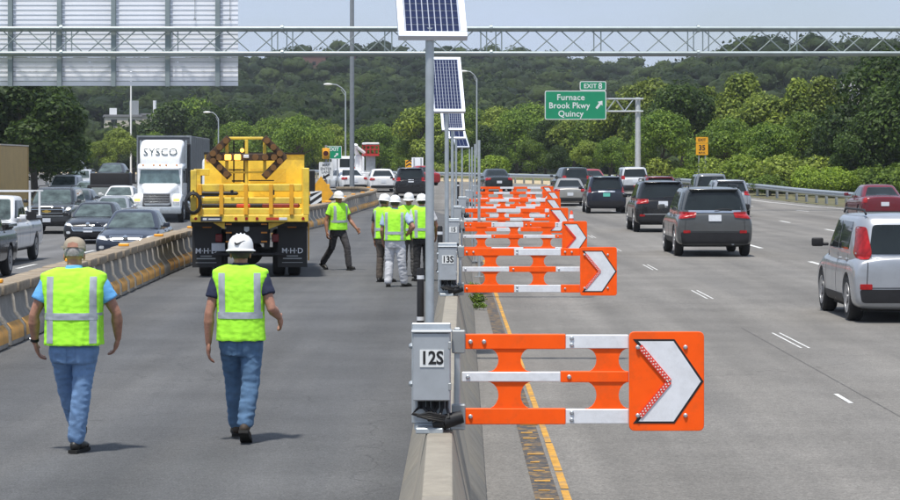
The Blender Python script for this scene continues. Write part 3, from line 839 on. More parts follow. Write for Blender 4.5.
# ------------------------------------------------------------------ swing gates and solar poles on the median barrier
M_LED = mat('led_strip', (0.75, 0.05, 0.03), 0.4, var=0.2, scale=40)
M_LEDW = mat('led_dot', (0.85, 0.75, 0.7), 0.3, var=0)
M_CAB = mat('cabinet_grey', (0.42, 0.45, 0.48), 0.4, 0.35, var=0.08, scale=4, dirt=(0.2, 0.2, 0.2), dirt_amt=0.2)
M_CABLE = mat('black_cable', (0.012, 0.012, 0.013), 0.5, var=0)
bolt_me = MB().lathe((0, 0, 0), [(.013, 0), (.013, .006), (.007, .012)], 8).mesh('bolt', M_GALV)
STEM_R = .065
def stem_prism(xc, z0, z1):
    """web between two rails, waisted by half-round cut-outs"""
    r = (z1 - z0) / 2; w = .065; pts = []
    for k in range(11):
        a = PI / 2 - PI * k / 10
        pts.append((xc + w + r * .85 * (1 - math.cos(a)), (z0 + z1) / 2 + r * math.sin(a)))
    for k in range(11):
        a = -PI / 2 + PI * k / 10
        pts.append((xc - w - r * .85 * (1 - math.cos(a)), (z0 + z1) / 2 + r * math.sin(a)))
    return pts
Z_RAILS = [(1.274, 1.362), (1.079, 1.144), (.832, .926)]
XZ = lambda u, v, e: (u, e, v)
def gate(d, length, num, label, first_stem, lens, flip=0, detail=True, yaw=0.0):
    x0 = mid_x(d) + .12
    t = empty('swing_gate', (x0, d, z_mid(d)), yaw, label, 'barrier gate', 'swing gates along the median barrier')
    # hinge post, brackets
    hp = MB(); hp.box(-.035, .0, -.02, .02, .83, 1.40); hp.build('hinge_post', M_GALV, t, bevel=.006)
    for za, zb in ((1.25, 1.385), (.815, .95)): MB().box(-.05, .03, -.032, .032, za, zb).build('bracket', M_GALV2, t, bevel=.006)
    xs = length - .44
    # rails made of alternating orange and white faced lengths
    for j, (za, zb) in enumerate(Z_RAILS):
        x = .01; k = 0; on = (j != 1)
        first = True
        while x < xs - .01:
            ln = lens[0] if (first and j != 1) else (lens[1] if first else .55)
            if length > 1.7 and not first: ln = .56
            e = min(xs, x + ln)
            m = MB(); yo = -.018 if on else -.021
            m.box(x, e - .001, yo, .018, za + (.0 if on else .004), zb - (.0 if on else .004))
            ro = m.build('rail_panel', M_ORANGE if on else M_REFL, t, bevel=.004)
            if detail:
                for bx in ([x + .035] if not on else [x + .05] + ([x + .13] if j == 0 else [])):
                    for bz in ([za + (zb - za) * .3, za + (zb - za) * .75] if (not on and j != 1) else [(za + zb) / 2]):
                        inst('bolt', bolt_me, ro, (bx, yo, bz), (R(90), 0, 0))
            x = e; on = not on; first = False
        if j == 0 and d < 40:
            pass
    # webs
    x = first_stem
    while x < xs - .02:
        for (a, b_) in ((Z_RAILS[1][1], Z_RAILS[0][0]), (Z_RAILS[2][1], Z_RAILS[1][0])):
            MB().prism(stem_prism(x, a - .004, b_ + .004), XZ, -.010, .010).build('web', M_ORANGE, t)
        x += .576
    # end board with chevron
    bx0, bx1, bz0, bz1 = xs, length, .797, 1.379
    MB().prism(round_poly([(bx0, bz0), (bx1, bz0), (bx1, bz1), (bx0, bz1)], .035, 4), XZ, -.045, -.025).build('sign_board', M_ORANGE, t, bevel=.003)
    cz = (bz0 + bz1) / 2; s = 1.0
    def chev(g):  # arrow outline; g grows it
        l, m_, r_ = bx0 + .042, bx0 + .26, bx0 + .42
        return [(l - g * 1.6, cz + .235 + g), (m_ + g * .5, cz + .235 + g), (r_ + g * 1.35, cz), (m_ + g * .5, cz - .235 - g), (l - g * 1.6, cz - .235 - g), (l + .19 - g * .6, cz)]
    bo = MB().prism(chev(.012), XZ, -.0475, -.045).build('chevron_border', M_BLACK, t)
    MB().prism([(p[0] + .012 if i in (0, 4, 5) else p[0], p[1]) for i, p in enumerate(chev(0))], XZ, -.050, -.0475).build('chevron', M_REFL, t)
    if d < 60:
        tip = (bx0 + .235, cz)
        for sgn in (1, -1):
            a = Vector((bx0 + .062, cz + sgn * .205)); b_ = Vector(tip); dr = (b_ - a).normalized(); nr = Vector((-dr.y, dr.x)) * .016
            st = MB().prism([tuple(a + nr), tuple(a - nr), tuple(b_ - nr), tuple(b_ + nr)], XZ, -.056, -.0500).build('led_strip', M_LED, t)
            if d < 40:
                dots = MB(); k = 13
                for i in range(k):
                    for q in (-.4, .4):
                        p = a.lerp(b_, (i + .5 + q * .5) / k) + nr * q
                        dots.add([(p.x - .004, -.0575, p.y - .004), (p.x + .004, -.0575, p.y - .004), (p.x + .004, -.0575, p.y + .004), (p.x - .004, -.0575, p.y + .004)], [(0, 1, 2, 3)])
                dots.build('led_dots', M_LEDW, st)
        if d < 40:
            for u, v in ((bx0 + .33, cz + .2), (bx0 + .33, cz - .2), (bx0 + .05, cz + .2), (bx0 + .05, cz - .2)):
                inst('bolt', bolt_me, t, (u, -.052 if u < bx0 + .1 else -.045, v), (R(90), 0, 0))
    # control cabinet and its mounting
    cb = MB().box(-.27, -.065, -.20, -.05, .985, 1.385).build('cabinet', M_CAB, t, bevel=.014, seg=2)
    MB().box(-.275, -.06, -.212, -.2005, .99, 1.38).build('cabinet_door', M_CAB, cb, bevel=.004)
    if num:
        MB().box(-.235, -.095, -.2165, -.2125, 1.185, 1.285).build('number_label', M_SIGNW, cb)
        lettering(num, .105, M_BLACK, cb, (-.165, -.2175, 1.235), bold=.003, sx=.88, depth=.001)
    for zz in (1.07, 1.31): MB().box(-.072, -.052, -.215, -.16, zz - .022, zz + .022).build('latch', M_GALV2, cb, bevel=.004)
    MB().box(-.285, -.05, -.222, -.05, 1.384, 1.396).build('rain_lip', M_CAB, cb, bevel=.004)
    for zz in (1.08, 1.30): inst('bolt', bolt_me, cb, (-.28, -.12, zz), (0, R(-90), 0), (1.4, 1.4, 1.6))
    MB().box(-.285, -.055, -.05, -.03, .84, 1.43).build('mounting_plate', M_GALV, t, bevel=.006)
    MB().box(-.27, -.06, -.045, .02, .80, .845).box(-.06, .03, -.03, .03, .80, .86).build('mounting_foot', M_GALV, t, bevel=.006)
    MB().box(-.26, -.10, -.20, -.05, .795, .83).build('foot_plate', M_GALV, t, bevel=.006)
    mo = MB().cyl((-.10, -.16, .86), (.01, -.14, .89), .045, .038, 14); mo.cyl((-.16, -.165, .845), (-.10, -.16, .86), .03, .045, 12); mo.build('motor', M_DARK, t)
    rs = random.Random(int(d)); cl = MB()
    for i in range(7):
        xa = -.24 + i * .027
        cl.tube([(xa, -.13, .99), (xa, -.15, .945), (xa + rs.uniform(-.05, .05), -.19, .905 + rs.uniform(-.02, .02)), (-.15 + rs.uniform(-.07, .07), -.175, .87)], .010, 6)
    for i in range(4): cl.tube([(-.25, -.19, .90), (-.18, -.22, .92 - .012 * i), (-.10, -.2, .90 - .01 * i), (-.05, -.15, .88)], .008, 6)
    cl.build('cables', M_CABLE, t)
    gl = MB()
    for i in range(4): gl.cyl((-.23 + i * .042, -.13, .935), (-.23 + i * .042, -.13, .987), .013, n=8)
    gl.build('cable_glands', M_DARK, t)
    if d > 14:
        MB().box(-.09, -.03, .10, .18, .80, .83).build('reflector', mat('orange_marker', (0.85, 0.36, 0.02)), t)
    return t
gate(14.7, 1.43, '12S', 'nearest orange swing gate with chevron board, cabinet numbered 12S', .29, (.61, .58))
gate(30.0, 1.86, '13S', 'second orange swing gate, cabinet numbered 13S', .345, (.62, .56))
gate(44.0, 2.19, '15', 'third orange swing gate from the camera, behind the 13S gate', .33, (.5, .5))
gate(58.0, 2.42, None, 'fourth orange swing gate from the camera, past the traffic cone', .30, (.75, .5), detail=False)
gate(72.0, 2.66, None, 'fifth orange swing gate from the camera', .42, (.6, .8), detail=False)
gate(87.0, 3.0, None, 'sixth orange swing gate, second farthest on the median barrier', .36, (.7, .5), detail=False)
gate(103.0, 3.1, None, 'farthest orange swing gate on the median barrier', .36, (.9, .5), detail=False)

M_CELL = mat('solar_cell', (0.008, 0.016, 0.062), 0.12, 0.1, var=0.25, scale=9, spec=0.6)
M_CELLBACK = mat('solar_grid', (0.34, 0.39, 0.50), 0.4, var=0.05)
M_FRAME = mat('panel_frame', (0.62, 0.66, 0.74), 0.4, 0.4, var=0.06)
cell_me = {}
def solar(d, label, zbot, yaw=.10, w=.40, hgt=.86, tilt=50, cols=9, rows=14):
    x = mid_x(d) - .06
    t = empty('solar_pole', (x, d, z_mid(d)), 0, label, 'solar pole', 'solar poles along the median barrier')
    b0 = zbot - z_mid(d)
    MB().cyl((0, 0, .80), (0, 0, b0 + .05), .0255, n=14).build('pole', M_GALV, t)
    MB().box(-.07, .07, -.07, .07, .80, .82).build('base_plate', M_GALV2, t)
    pn = empty('solar_panel', (0.02, -.05, b0), yaw); pn.parent = t
    pn.rotation_euler = (R(tilt), 0, yaw)          # panel plane: local x across, local y up the slope
    MB().box(-w / 2, w / 2, 0, hgt, -.018, .0).build('backing', M_CELLBACK, pn)
    fr = MB(); fw = .028
    fr.box(-w / 2 - .012, w / 2 + .012, -.012, fw, -.03, .012); fr.box(-w / 2 - .012, w / 2 + .012, hgt - fw, hgt + .012, -.03, .012)
    fr.box(-w / 2 - .012, -w / 2 + fw, fw, hgt - fw, -.03, .012); fr.box(w / 2 - fw, w / 2 + .012, fw, hgt - fw, -.03, .012)
    fr.build('panel_frame', M_FRAME, pn, bevel=.003)
    cw = (w - 2 * fw - .01) / cols; ch = (hgt - 2 * fw - .01) / rows
    key = (round(cw, 4), round(ch, 4))
    if key not in cell_me: cell_me[key] = MB().box(-cw / 2 + .003, cw / 2 - .003, -ch / 2 + .0045, ch / 2 - .0045, .0, .004).mesh('cell', M_CELL)
    if d < 50:
        for i in range(cols):
            for j in range(rows):
                inst('cell', cell_me[key], pn, (-w / 2 + fw + .005 + cw * (i + .5), fw + .005 + ch * (j + .5), .001))
    else:
        for i in range(3):
            for j in range(3):
                c3 = (w - 2 * fw) / 3; h3 = (hgt - 2 * fw) / 3
                MB().box(-w / 2 + fw + c3 * i + .004, -w / 2 + fw + c3 * (i + 1) - .004, fw + h3 * j + .004, fw + h3 * (j + 1) - .004, .0, .004).build('cell', M_CELL, pn)
    MB().box(-.05, .05, .12, .20, -.10, -.03).cyl((0, .16, -.06), (0, .0, .0), .015).build('panel_bracket', M_GALV2, pn)
    return t
solar(14.78, 'nearest solar panel pole, at the 12S cabinet', CAM_H + (166 - 35.5) / F * 14.7, w=.385)
solar(30.1, 'second solar panel pole, at the 13S cabinet', CAM_H + (166 - 111) / F * 30, w=.385)
solar(44.1, 'third solar panel pole from the camera', CAM_H + (166 - 129.5) / F * 44, w=.385)
solar(58.1, 'fourth solar panel pole from the camera', CAM_H + (166 - 138) / F * 58, w=.385)
solar(72.1, 'farthest solar panel pole, its panel tilted to the right', CAM_H + (166 - 147) / F * 72, yaw=.35, w=.40)
# bare posts right of the barrier
for x, y, d, w, lb in ((479, 140, 52, .030, 'thick bare steel post right of the solar poles'), (475, 144, 60, .024, 'bare steel post beside the thick post'), (472, 147, 68, .022, 'third bare steel post, left of the thick post'), (469.5, 149, 76, .02, 'leftmost thin bare steel post beside the solar poles')):
    t = empty('gate_post', (X(x, d), d, z_right(d)), 0, lb, 'post', 'bare posts beside the gates')
    MB().cyl((0, 0, 0), (0, 0, CAM_H + (166 - y) * d / F - z_right(d)), w, n=12).build('post', M_GALV, t)
    MB().box(-.09, .09, -.09, .09, 0, .02).build('base_plate', M_GALV2, t)
# black delineator posts
def delineator(x, y0, y1, d, label):
    h = (y1 - y0) * d / F; z0 = CAM_H + (166 - y1) * d / F
    t = empty('delineator', (X(x, d), d, z0), 0, label, 'delineator', 'black delineator posts')
    MB().lathe((0, 0, 0), [(.075, 0), (.075, .03), (.052, .05), (.050, h - .03), (.04, h)], 16).build('post', M_DARK, t)
    for zz in (.18, h - .16): MB().lathe((0, 0, zz), [(.0525, 0), (.0525, .055)], 16).build('band', M_REFL, t)
delineator(420.5, 268, 333, 36.0, 'near black delineator post just left of the front solar pole')
delineator(440, 226, 272, 47, 'second black delineator post, left of the third cabinet')
delineator(458, 182, 205, 100, 'small far black delineator post between the solar poles')

# traffic cone
def cone(name, label, x, base, h, group=None):
    t = empty(name, base, 0, label, 'traffic cone', group)
    MB().box(-.19 * h / .75, .19 * h / .75, -.19 * h / .75, .19 * h / .75, 0, .035).build('base', M_ORANGE, t, bevel=.012)
    pf = lambda z: lerp(.14, .03, z / h) * h / .75
    MB().lathe((0, 0, .03), [(pf(0), 0), (pf(h * .97), h * .97), (pf(h) * .7, h)], 18).build('cone_body', mat('cone_red_orange', (0.72, 0.07, 0.02), 0.5), t)
    for a, b_ in ((.42, .62), (.72, .86)): MB().lathe((0, 0, .03), [(pf(h * a) + .004, h * a), (pf(h * b_) + .004, h * b_)], 18).build('white_band', M_REFL, t)
    return t
cone('traffic_cone', 'orange and white traffic cone beside the third gate board', 0, (X(571.5, 78), 78, z_right(78)), .85)

# ------------------------------------------------------------------ overhead truss and the back of the big sign
M_TRUSS = mat('truss_steel', (0.29, 0.34, 0.35), 0.45, 0.5, var=0.1, scale=2)
D = 120.0; ZT, ZB = CAM_H + (166 - 29) * D / F, CAM_H + (166 - 53.8) * D / F
t = empty('sign_truss', (0, D, 0), 0, 'long tubular steel truss spanning the whole highway', 'truss')
for yy in (-.55, .55):
    for z, nm in ((ZT, 'chord'), (ZB, 'chord')): MB().cyl((-27, yy, z), (25, yy, z), .10, n=12).build(nm, M_TRUSS, t)
pitch = 1.345; x = -27.0; i = 0; fl = [X(p, D) for p in (63 - 213, 63, 283, 491, 697, 910)]
web_me = {}
while x < 25 - pitch:
    for yy, up in ((-.55, i % 2 == 0), (.55, i % 2 == 1)):
        MB().cyl((x, yy, ZB if up else ZT), (x + pitch, yy, ZT if up else ZB), .030, n=6).build('brace', M_TRUSS, t)
    MB().cyl((x, -.55, ZT), (x, .55, ZT), .025, n=6).build('brace', M_TRUSS, t)
    x += pitch; i += 1
for fx in fl:
    for s in (-.5, -.22, .22, .5): MB().cyl((fx + s, -.55, ZB), (fx + s, -.55, ZT), .03, n=6).build('upright', M_TRUSS, t)
    for z in (ZT, ZB):
        MB().cyl((fx - .06, -.55, z), (fx + .06, -.55, z), .19, n=12).build('flange', M_TRUSS, t)
for fx in (X(172, D), X(387, D), X(597, D), X(794, D)):
    for s in (-.12, .22): MB().cyl((fx + s, .55, ZB), (fx + s, .55, ZT), .03, n=6).build('upright', M_TRUSS, t)
for fx, zf in ((-26.5, z_left), (24.5, z_right)):
    for yy in (-.55, .55): MB().cyl((fx, yy, zf(D) - .6), (fx, yy, ZT + .3), .2, n=14).build('column', M_TRUSS, t)
t = empty('overhead_sign', (0, D + 1.05, 0), 0, 'large pale ribbed back of an overhead sign at upper left', 'sign')
xr, xl, zb, zt = X(238, D + 1), X(238, D + 1) - 15.4, CAM_H + (166 - 86) * (D + 1) / F, CAM_H + (166 + 34) * (D + 1) / F
M_SIGNBACK = mat('sign_back_aluminium', (0.88, 0.90, 0.96), 0.5, 0.0, var=0.04, scale=1.2)
rows = 25; rh = (zt - zb) / rows
plank = MB().box(0, xr - xl, 0, .04, .012, rh - .012).box(0, xr - xl, -.022, .0, rh - .03, rh - .012).mesh('panel', M_SIGNBACK)
for k in range(rows): inst('panel', plank, t, (xl, 0, zb + k * rh))
for p in (-38, 11, 60, 114, 168, 218):
    xx = X(p, D + 1)
    MB().box(xx - .11, xx + .11, -.10, -.085, zb - .02, zt).box(xx - .012, xx + .012, -.30, -.10, zb - .02, zt).box(xx - .11, xx + .11, -.315, -.30, zb - .02, zt).build('beam', M_TRUSS, t)
for p in (195, 230):
    xx = X(p, D + 1); MB().box(xx - .012, xx + .012, -.12, -.085, CAM_H + (166 - 18) * D / F, zt).box(xx - .05, xx + .05, -.16, -.085, CAM_H + (166 - 19) * D / F, CAM_H + (166 - 17) * D / F).build('conduit', M_GALV2, t)

# ------------------------------------------------------------------ exit sign on its cantilever
D = 170.0
t = empty('exit_sign', (0, D, 0), 0, 'green overhead exit sign on a cantilever arm at right', 'sign')
def zz(y, d=D): return CAM_H + (166 - y) * d / F
px = X(639, D)
MB().cyl((px, 1, z_right(D) - .3), (px, 1, zz(97)), .21, .17, 16).build('post', mat('pale_steel', (0.55, 0.57, 0.58), 0.5, 0.3), t)
arm = MB()
for yy in (.75, 1.25):
    for z in (zz(98.5), zz(111)): arm.cyl((X(575, D), yy, z), (px + .35, yy, z), .055, n=8)
    xa = X(580, D); up = True
    while xa < px - .3:
        arm.cyl((xa, yy, zz(98.5) if up else zz(111)), (xa + .62, yy, zz(111) if up else zz(98.5)), .03, n=6); xa += .62; up = not up
arm.build('arm', M_GALV, t)
sx0, sx1 = X(545, D), X(606.5, D)
def panel(x0, x1, z0, z1, nm):
    w = MB().prism(round_poly([(x0, z0), (x1, z0), (x1, z1), (x0, z1)], .14, 4), XZ, .30, .36).build(nm, M_SIGNW, t)
    MB().prism(round_poly([(x0 + .055, z0 + .055), (x1 - .055, z0 + .055), (x1 - .055, z1 - .055), (x0 + .055, z1 - .055)], .10, 4), XZ, .296, .30).build('panel_face', M_SIGNG, w)
    return w
p1 = panel(sx0, sx1, zz(119.5), zz(90.5), 'panel'); p2 = panel(X(580, D), sx1, zz(90.3), zz(81), 'exit_panel')
for p in (560, 592): MB().box(X(p, D) - .05, X(p, D) + .05, .36, .75, zz(119), zz(91)).build('bracket', M_GALV2, t)
def ptext(s, x, y, size, par, sx=1.0): lettering(s, size, M_SIGNW, par, (X(x, D), .293, zz(y)), bold=.007, spacing=1.05, sx=sx)
ptext('Furnace', 571, 97.4, .58, p1, .98); ptext('Brook Pkwy', 569.5, 105.6, .58, p1, .93); ptext('Quincy', 571, 113.8, .58, p1, .98)
ptext('EXIT', 590.5, 86, .42, p2, 1.0); ptext('8', 600.5, 86, .56, p2, 1.0)
def arrow(par, cx, cz, s, ang, y, m):
    pts = [(0, .5), (.33, .12), (.12, .12), (.12, -.5), (-.12, -.5), (-.12, .12), (-.33, .12)]
    ca, sa = math.cos(ang), math.sin(ang)
    MB().prism([(cx + s * (u * ca - v * sa), cz + s * (u * sa + v * ca)) for u, v in pts], XZ, y - .004, y + .004).build('arrow', m, par)
arrow(p1, X(599.6, D), zz(104.5), .66, R(-38), .293, M_SIGNW)

# advisory speed sign
D2 = 165.0
t = empty('speed_sign', (X(702, D2), D2, z_right(D2)), 0, 'yellow advisory exit speed sign reading 35 on two posts', 'sign')
hz = lambda y: CAM_H + (166 - y) * D2 / F - z_right(D2)
for s in (-.2, .22): MB().box(s - .04, s + .04, .03, .09, -.2, hz(138)).build('post', M_GALV2, t)
for a, b_, nm in ((155, 143.4, 'speed_panel'), (143, 137, 'exit_panel')):
    o = MB().prism(round_poly([(-.40, hz(a)), (.40, hz(a)), (.40, hz(b_)), (-.40, hz(b_))], .05), XZ, -.01, .03).build(nm, M_SIGNY, t)
    if nm == 'exit_panel': lettering('EXIT', .25, M_BLACK, o, (0, -.014, hz(140)), bold=.006, depth=.002)
    else:
        lettering('35', .48, M_BLACK, o, (0, -.014, hz(148)), bold=.014, sx=.95, depth=.002); lettering('M.P.H.', .17, M_BLACK, o, (0, -.014, hz(152.8)), bold=.004, depth=.002)

# ------------------------------------------------------------------ lamp posts and poles
def lamp(x, d, top_y, reach, label, side=-1, base=None, r=.09):
    z0 = (z_right(d) if base is None else base); zt = CAM_H + (166 - top_y) * d / F
    t = empty('street_lamp', (X(x, d), d, z0), 0, label, 'street lamp', 'street lamps')
    h = zt - z0
    MB().cyl((0, 0, -.3), (0, 0, h - .7), r, r * .7, 12).build('pole', M_GALV, t)
    MB().tube([(0, 0, h - .75), (side * reach * .25, 0, h - .35), (side * reach * .6, 0, h - .06), (side * reach, 0, h)], r * .5, 8).build('arm', M_GALV, t)
    MB().tube([(0, 0, h - 1.1), (side * reach * .3, 0, h - .5)], r * .3, 6).build('brace', M_GALV, t)
    MB().ell((side * (reach + .25), 0, h - .02), (.42, .16, .10)).build('lamp_head', M_WHITE, t)
lamp(345.5, 228, 84, 1.35, 'tall street lamp rising behind the signal head, left of the thick pole')
lamp(476.8, 232, 71, 1.0, 'tall street lamp right of the front solar panels')
lamp(218.5, 262, 112, .95, 'short street lamp above the yellow truck', base=0)
lamp(85.8, 235, 160, .8, 'small far street lamp beyond the left queue', base=1.0, r=.06)
t = empty('light_pole', (X(352, 150), 150, z_mid(150)), 0, 'thick grey pole rising out of the picture behind the curved barrier', 'pole')
MB().cyl((0, 0, -.2), (0, 0, 13.2), .15, .12, 16).build('pole', mat('pole_grey', (0.25, 0.27, 0.29), 0.5, 0.3, var=.1), t)
MB().box(-.3, .3, -.3, .3, -.2, .12).build('base', M_CONC, t)
MB().tube([(0, 0, 13.1), (.8, 0, 13.7), (2.0, 0, 13.8)], .06, 8).ell((2.4, 0, 13.78), (.45, .17, .1)).build('arm', M_GALV, t)
t = empty('white_pole', (X(131, 300), 300, 1), 0, 'thin white pole above the white lorry at left', 'pole')
MB().cyl((0, 0, -1), (0, 0, 12.5), .13, .09, 12).build('pole', M_WHITE, t); MB().ell((0, 0, 12.6), .16).build('finial', M_WHITE, t)

# ------------------------------------------------------------------ signals and signs at the lane entrance
D = 128.0
t = empty('lane_signal', (X(326, D), D, z_mid(D)), 0, 'yellow signal heads and white lane sign on a post', 'signal')
q = lambda y: CAM_H + (166 - y) * D / F - z_mid(D)
MB().cyl((0, .12, -.2), (0, .12, q(145)), .06, n=10).build('post', M_GALV2, t)
for ya, yb in ((159, 148), (196, 184)):
    cz = (q(ya) + q(yb)) / 2
    hd = MB().box(-.19, .19, -.12, .1, q(ya), q(yb)).build('signal_head', M_ORANGEYEL, t, bevel=.03, seg=2)
    MB().cyl((0, -.20, cz), (0, -.121, cz), .155, .165, 16).build('visor', M_ORANGEYEL, hd); MB().cyl((0, -.203, cz), (0, -.19, cz), .135, n=16).build('lens', mat('dark_red_lens', (0.07, 0.012, 0.008), .2), hd)
sp = MB().prism(round_poly([(-.36, q(179.5)), (.36, q(179.5)), (.36, q(162)), (-.36, q(162))], .05), XZ, -.03, .0).build('lane_sign', M_SIGNW, t)
M_GREYINK = mat('faded_ink', (0.12, 0.13, 0.14), .6, var=0)
for s_, y in (('MAY', 165.2), ('ENTER', 168.9), ('LANE', 172.2)): lettering(s_, .19, M_GREYINK, sp, (0, -.034, q(y)), bold=.004, depth=.001)
arrow(sp, 0, q(176.3), .42, R(120), -.034, M_BLACK)
t = empty('exit_gore_sign', (X(333.5, 160), 160, z_mid(160)), 0, 'small green exit sign with arrow behind the yellow signal', 'sign')
q2 = lambda y: CAM_H + (166 - y) * 160 / F - z_mid(160)
for s in (-.25, .25): MB().box(s - .04, s + .04, .03, .1, -.2, q2(147)).build('post', M_GALV2, t)
o = MB().prism(round_poly([(-.52, q2(159)), (.52, q2(159)), (.52, q2(146)), (-.52, q2(146))], .06), XZ, -.01, .03).build('panel', M_SIGNW, t)
MB().prism(round_poly([(-.49, q2(158.5)), (.49, q2(158.5)), (.49, q2(146.5)), (-.49, q2(146.5))], .05), XZ, -.013, -.01).build('panel_face', M_SIGNG, o)
lettering('EXIT', .32, M_SIGNW, o, (0.02, -.016, q2(149.3)), bold=.01, depth=.001); arrow(o, .18, q2(155), .36, R(-45), -.016, M_SIGNW)
# striped object marker, orange board and barricade beside the lorry
t = empty('object_marker', (X(316, 96), 96, z_mid(96)), 0, 'black and white diagonally striped marker panel right of the yellow truck', 'sign')
MB().box(-.03, .03, .02, .06, 0, .5).build('post', M_GALV2, t)
o = MB().box(-.22, .22, -.01, .02, .28, 1.28).build('panel', M_SIGNW, t)
for k in range(4):
    z = .22 + k * .27; pl = [(-.22, z), (.22, z + .3), (.22, z + .43), (-.22, z + .13)]
    pl = [(u, min(1.28, max(.28, v))) for u, v in pl]
    MB().prism(pl, XZ, -.014, -.01).build('stripe', M_BLACK, o)
t = empty('orange_board', (X(321, 104), 104, z_mid(104) + .45), 0, 'plain yellow orange diamond board behind the striped marker', 'sign')
MB().prism([(0, -.05), (.52, .62), (0, 1.35), (-.52, .62)], XZ, 0, .02).build('board', M_ORANGEYEL, t); MB().box(-.03, .03, .03, .08, -.45, 1.2).build('post', M_GALV2, t)
t = empty('barricade', (X(322, 98), 98, z_mid(98)), 0, 'low orange barricade left of the walking worker', 'barricade')
for k in range(3): MB().box(-.36, .36, -.02, .02, .22 + k * .24, .40 + k * .24).build('board', M_ORANGEYEL if k % 2 == 0 else M_ORANGE, t, bevel=.005)
for s in (-.3, .3): MB().box(s - .025, s + .025, .02, .06, 0, .95).box(s - .03, s + .03, -.25, .3, 0, .03).build('leg', M_DARK, t)
t = empty('chevron_sign', (X(409.5, 216), 216, z_right(216)), 0, 'small yellow and black chevron sign at the far bend', 'sign')
q3 = lambda y: CAM_H + (166 - y) * 216 / F - z_right(216)
MB().box(-.05, .05, .02, .08, -.2, q3(162)).build('post', M_GALV2, t)
o = MB().box(-.36, .36, -.01, .02, q3(167.5), q3(160)).build('panel', M_SIGNY, t)
for k in range(2): MB().prism([(-.3, q3(167) + k * .3), (0, q3(167) + .2 + k * .3), (.3, q3(167) + k * .3), (.3, q3(167) + .14 + k * .3), (0, q3(167) + .34 + k * .3), (-.3, q3(167) + .14 + k * .3)], XZ, -.014, -.01).build('stripe', M_BLACK, o)
t = empty('reversed_sign', (X(417.5, 214), 214, z_right(214)), 0, 'grey back of a sign beside the far chevron sign', 'sign')
q4 = lambda y: CAM_H + (166 - y) * 214 / F - z_right(214)
MB().box(-.5, .5, 0, .03, q4(168), q4(157.5)).build('panel', M_SIGNBACK, t, bevel=.01)
for s in (-.3, .3): MB().box(s - .04, s + .04, -.08, -.002, -.2, q4(158)).build('post', M_GALV2, t)
# ------------------------------------------------------------------ vehicles
_WH = {}
def wheel(parent, x, y, r, w=.22, rim_m=None, steel=False):
    key = (round(r, 3), w, (rim_m or M_RIM).name, steel)
    if key not in _WH:
        n = 26; prof = [(r * .62, -w / 2 + .01), (r * .9, -w / 2), (r * .985, -w / 2 + .03), (r, -w / 4), (r, w / 4), (r * .985, w / 2 - .03), (r * .9, w / 2), (r * .62, w / 2 - .01)]
        ty = MB().loft([[Vector((o, q * math.cos(2 * PI * k / n), q * math.sin(2 * PI * k / n))) for k in range(n)] for q, o in prof])
        rm = MB(); o = w / 2 - .025
        rm.loft([[Vector((xx, q * math.cos(2 * PI * k / n), q * math.sin(2 * PI * k / n))) for k in range(n)] for q, xx in ((r * .66, o + .02), (r * .66, o + .03), (r * .58, o + .025), (r * .57, o - .07))], caps=False)
        if steel:
            rm.loft([[Vector((xx, q * math.cos(2 * PI * k / n), q * math.sin(2 * PI * k / n))) for k in range(n)] for q, xx in ((r * .6, o - .02), (r * .3, o - .06), (r * .22, o + .03), (r * .1, o + .05))])
        else:
            for k in range(5):
                a = 2 * PI * k / 5; ca, sa = math.cos(a), math.sin(a); h = .10 * r / .34
                def q(rad, t, xx): return (xx, rad * ca - t * sa, rad * sa + t * ca)
                rm.add([q(.04, -h * .8, o + .012), q(.04, h * .8, o + .012), q(r * .6, h, o + .022), q(r * .6, -h, o + .022), q(.04, -h * .8, o - .03), q(.04, h * .8, o - .03), q(r * .6, h, o - .03), q(r * .6, -h, o - .03)],
                       [(0, 1, 2, 3), (7, 6, 5, 4), (0, 3, 7, 4), (1, 5, 6, 2), (0, 4, 5, 1), (3, 2, 6, 7)])
            rm.cyl((o - .03, 0, 0), (o + .025, 0, 0), .06, n=12)
        bk = MB().cyl((o - .09, 0, 0), (o - .08, 0, 0), r * .63, n=20)
        _WH[key] = (ty.mesh('wheel', M_TYRE, smooth=40), rm.mesh('rim', rim_m or M_RIM, smooth=40), bk.mesh('brake_disc', M_UNDER))
    t, rm, bk = _WH[key]
    o = inst('wheel', t, parent, (x, y, r), (0, 0, 0 if x > 0 else PI))
    inst('rim', rm, o); inst('brake_disc', bk, o)
    return o

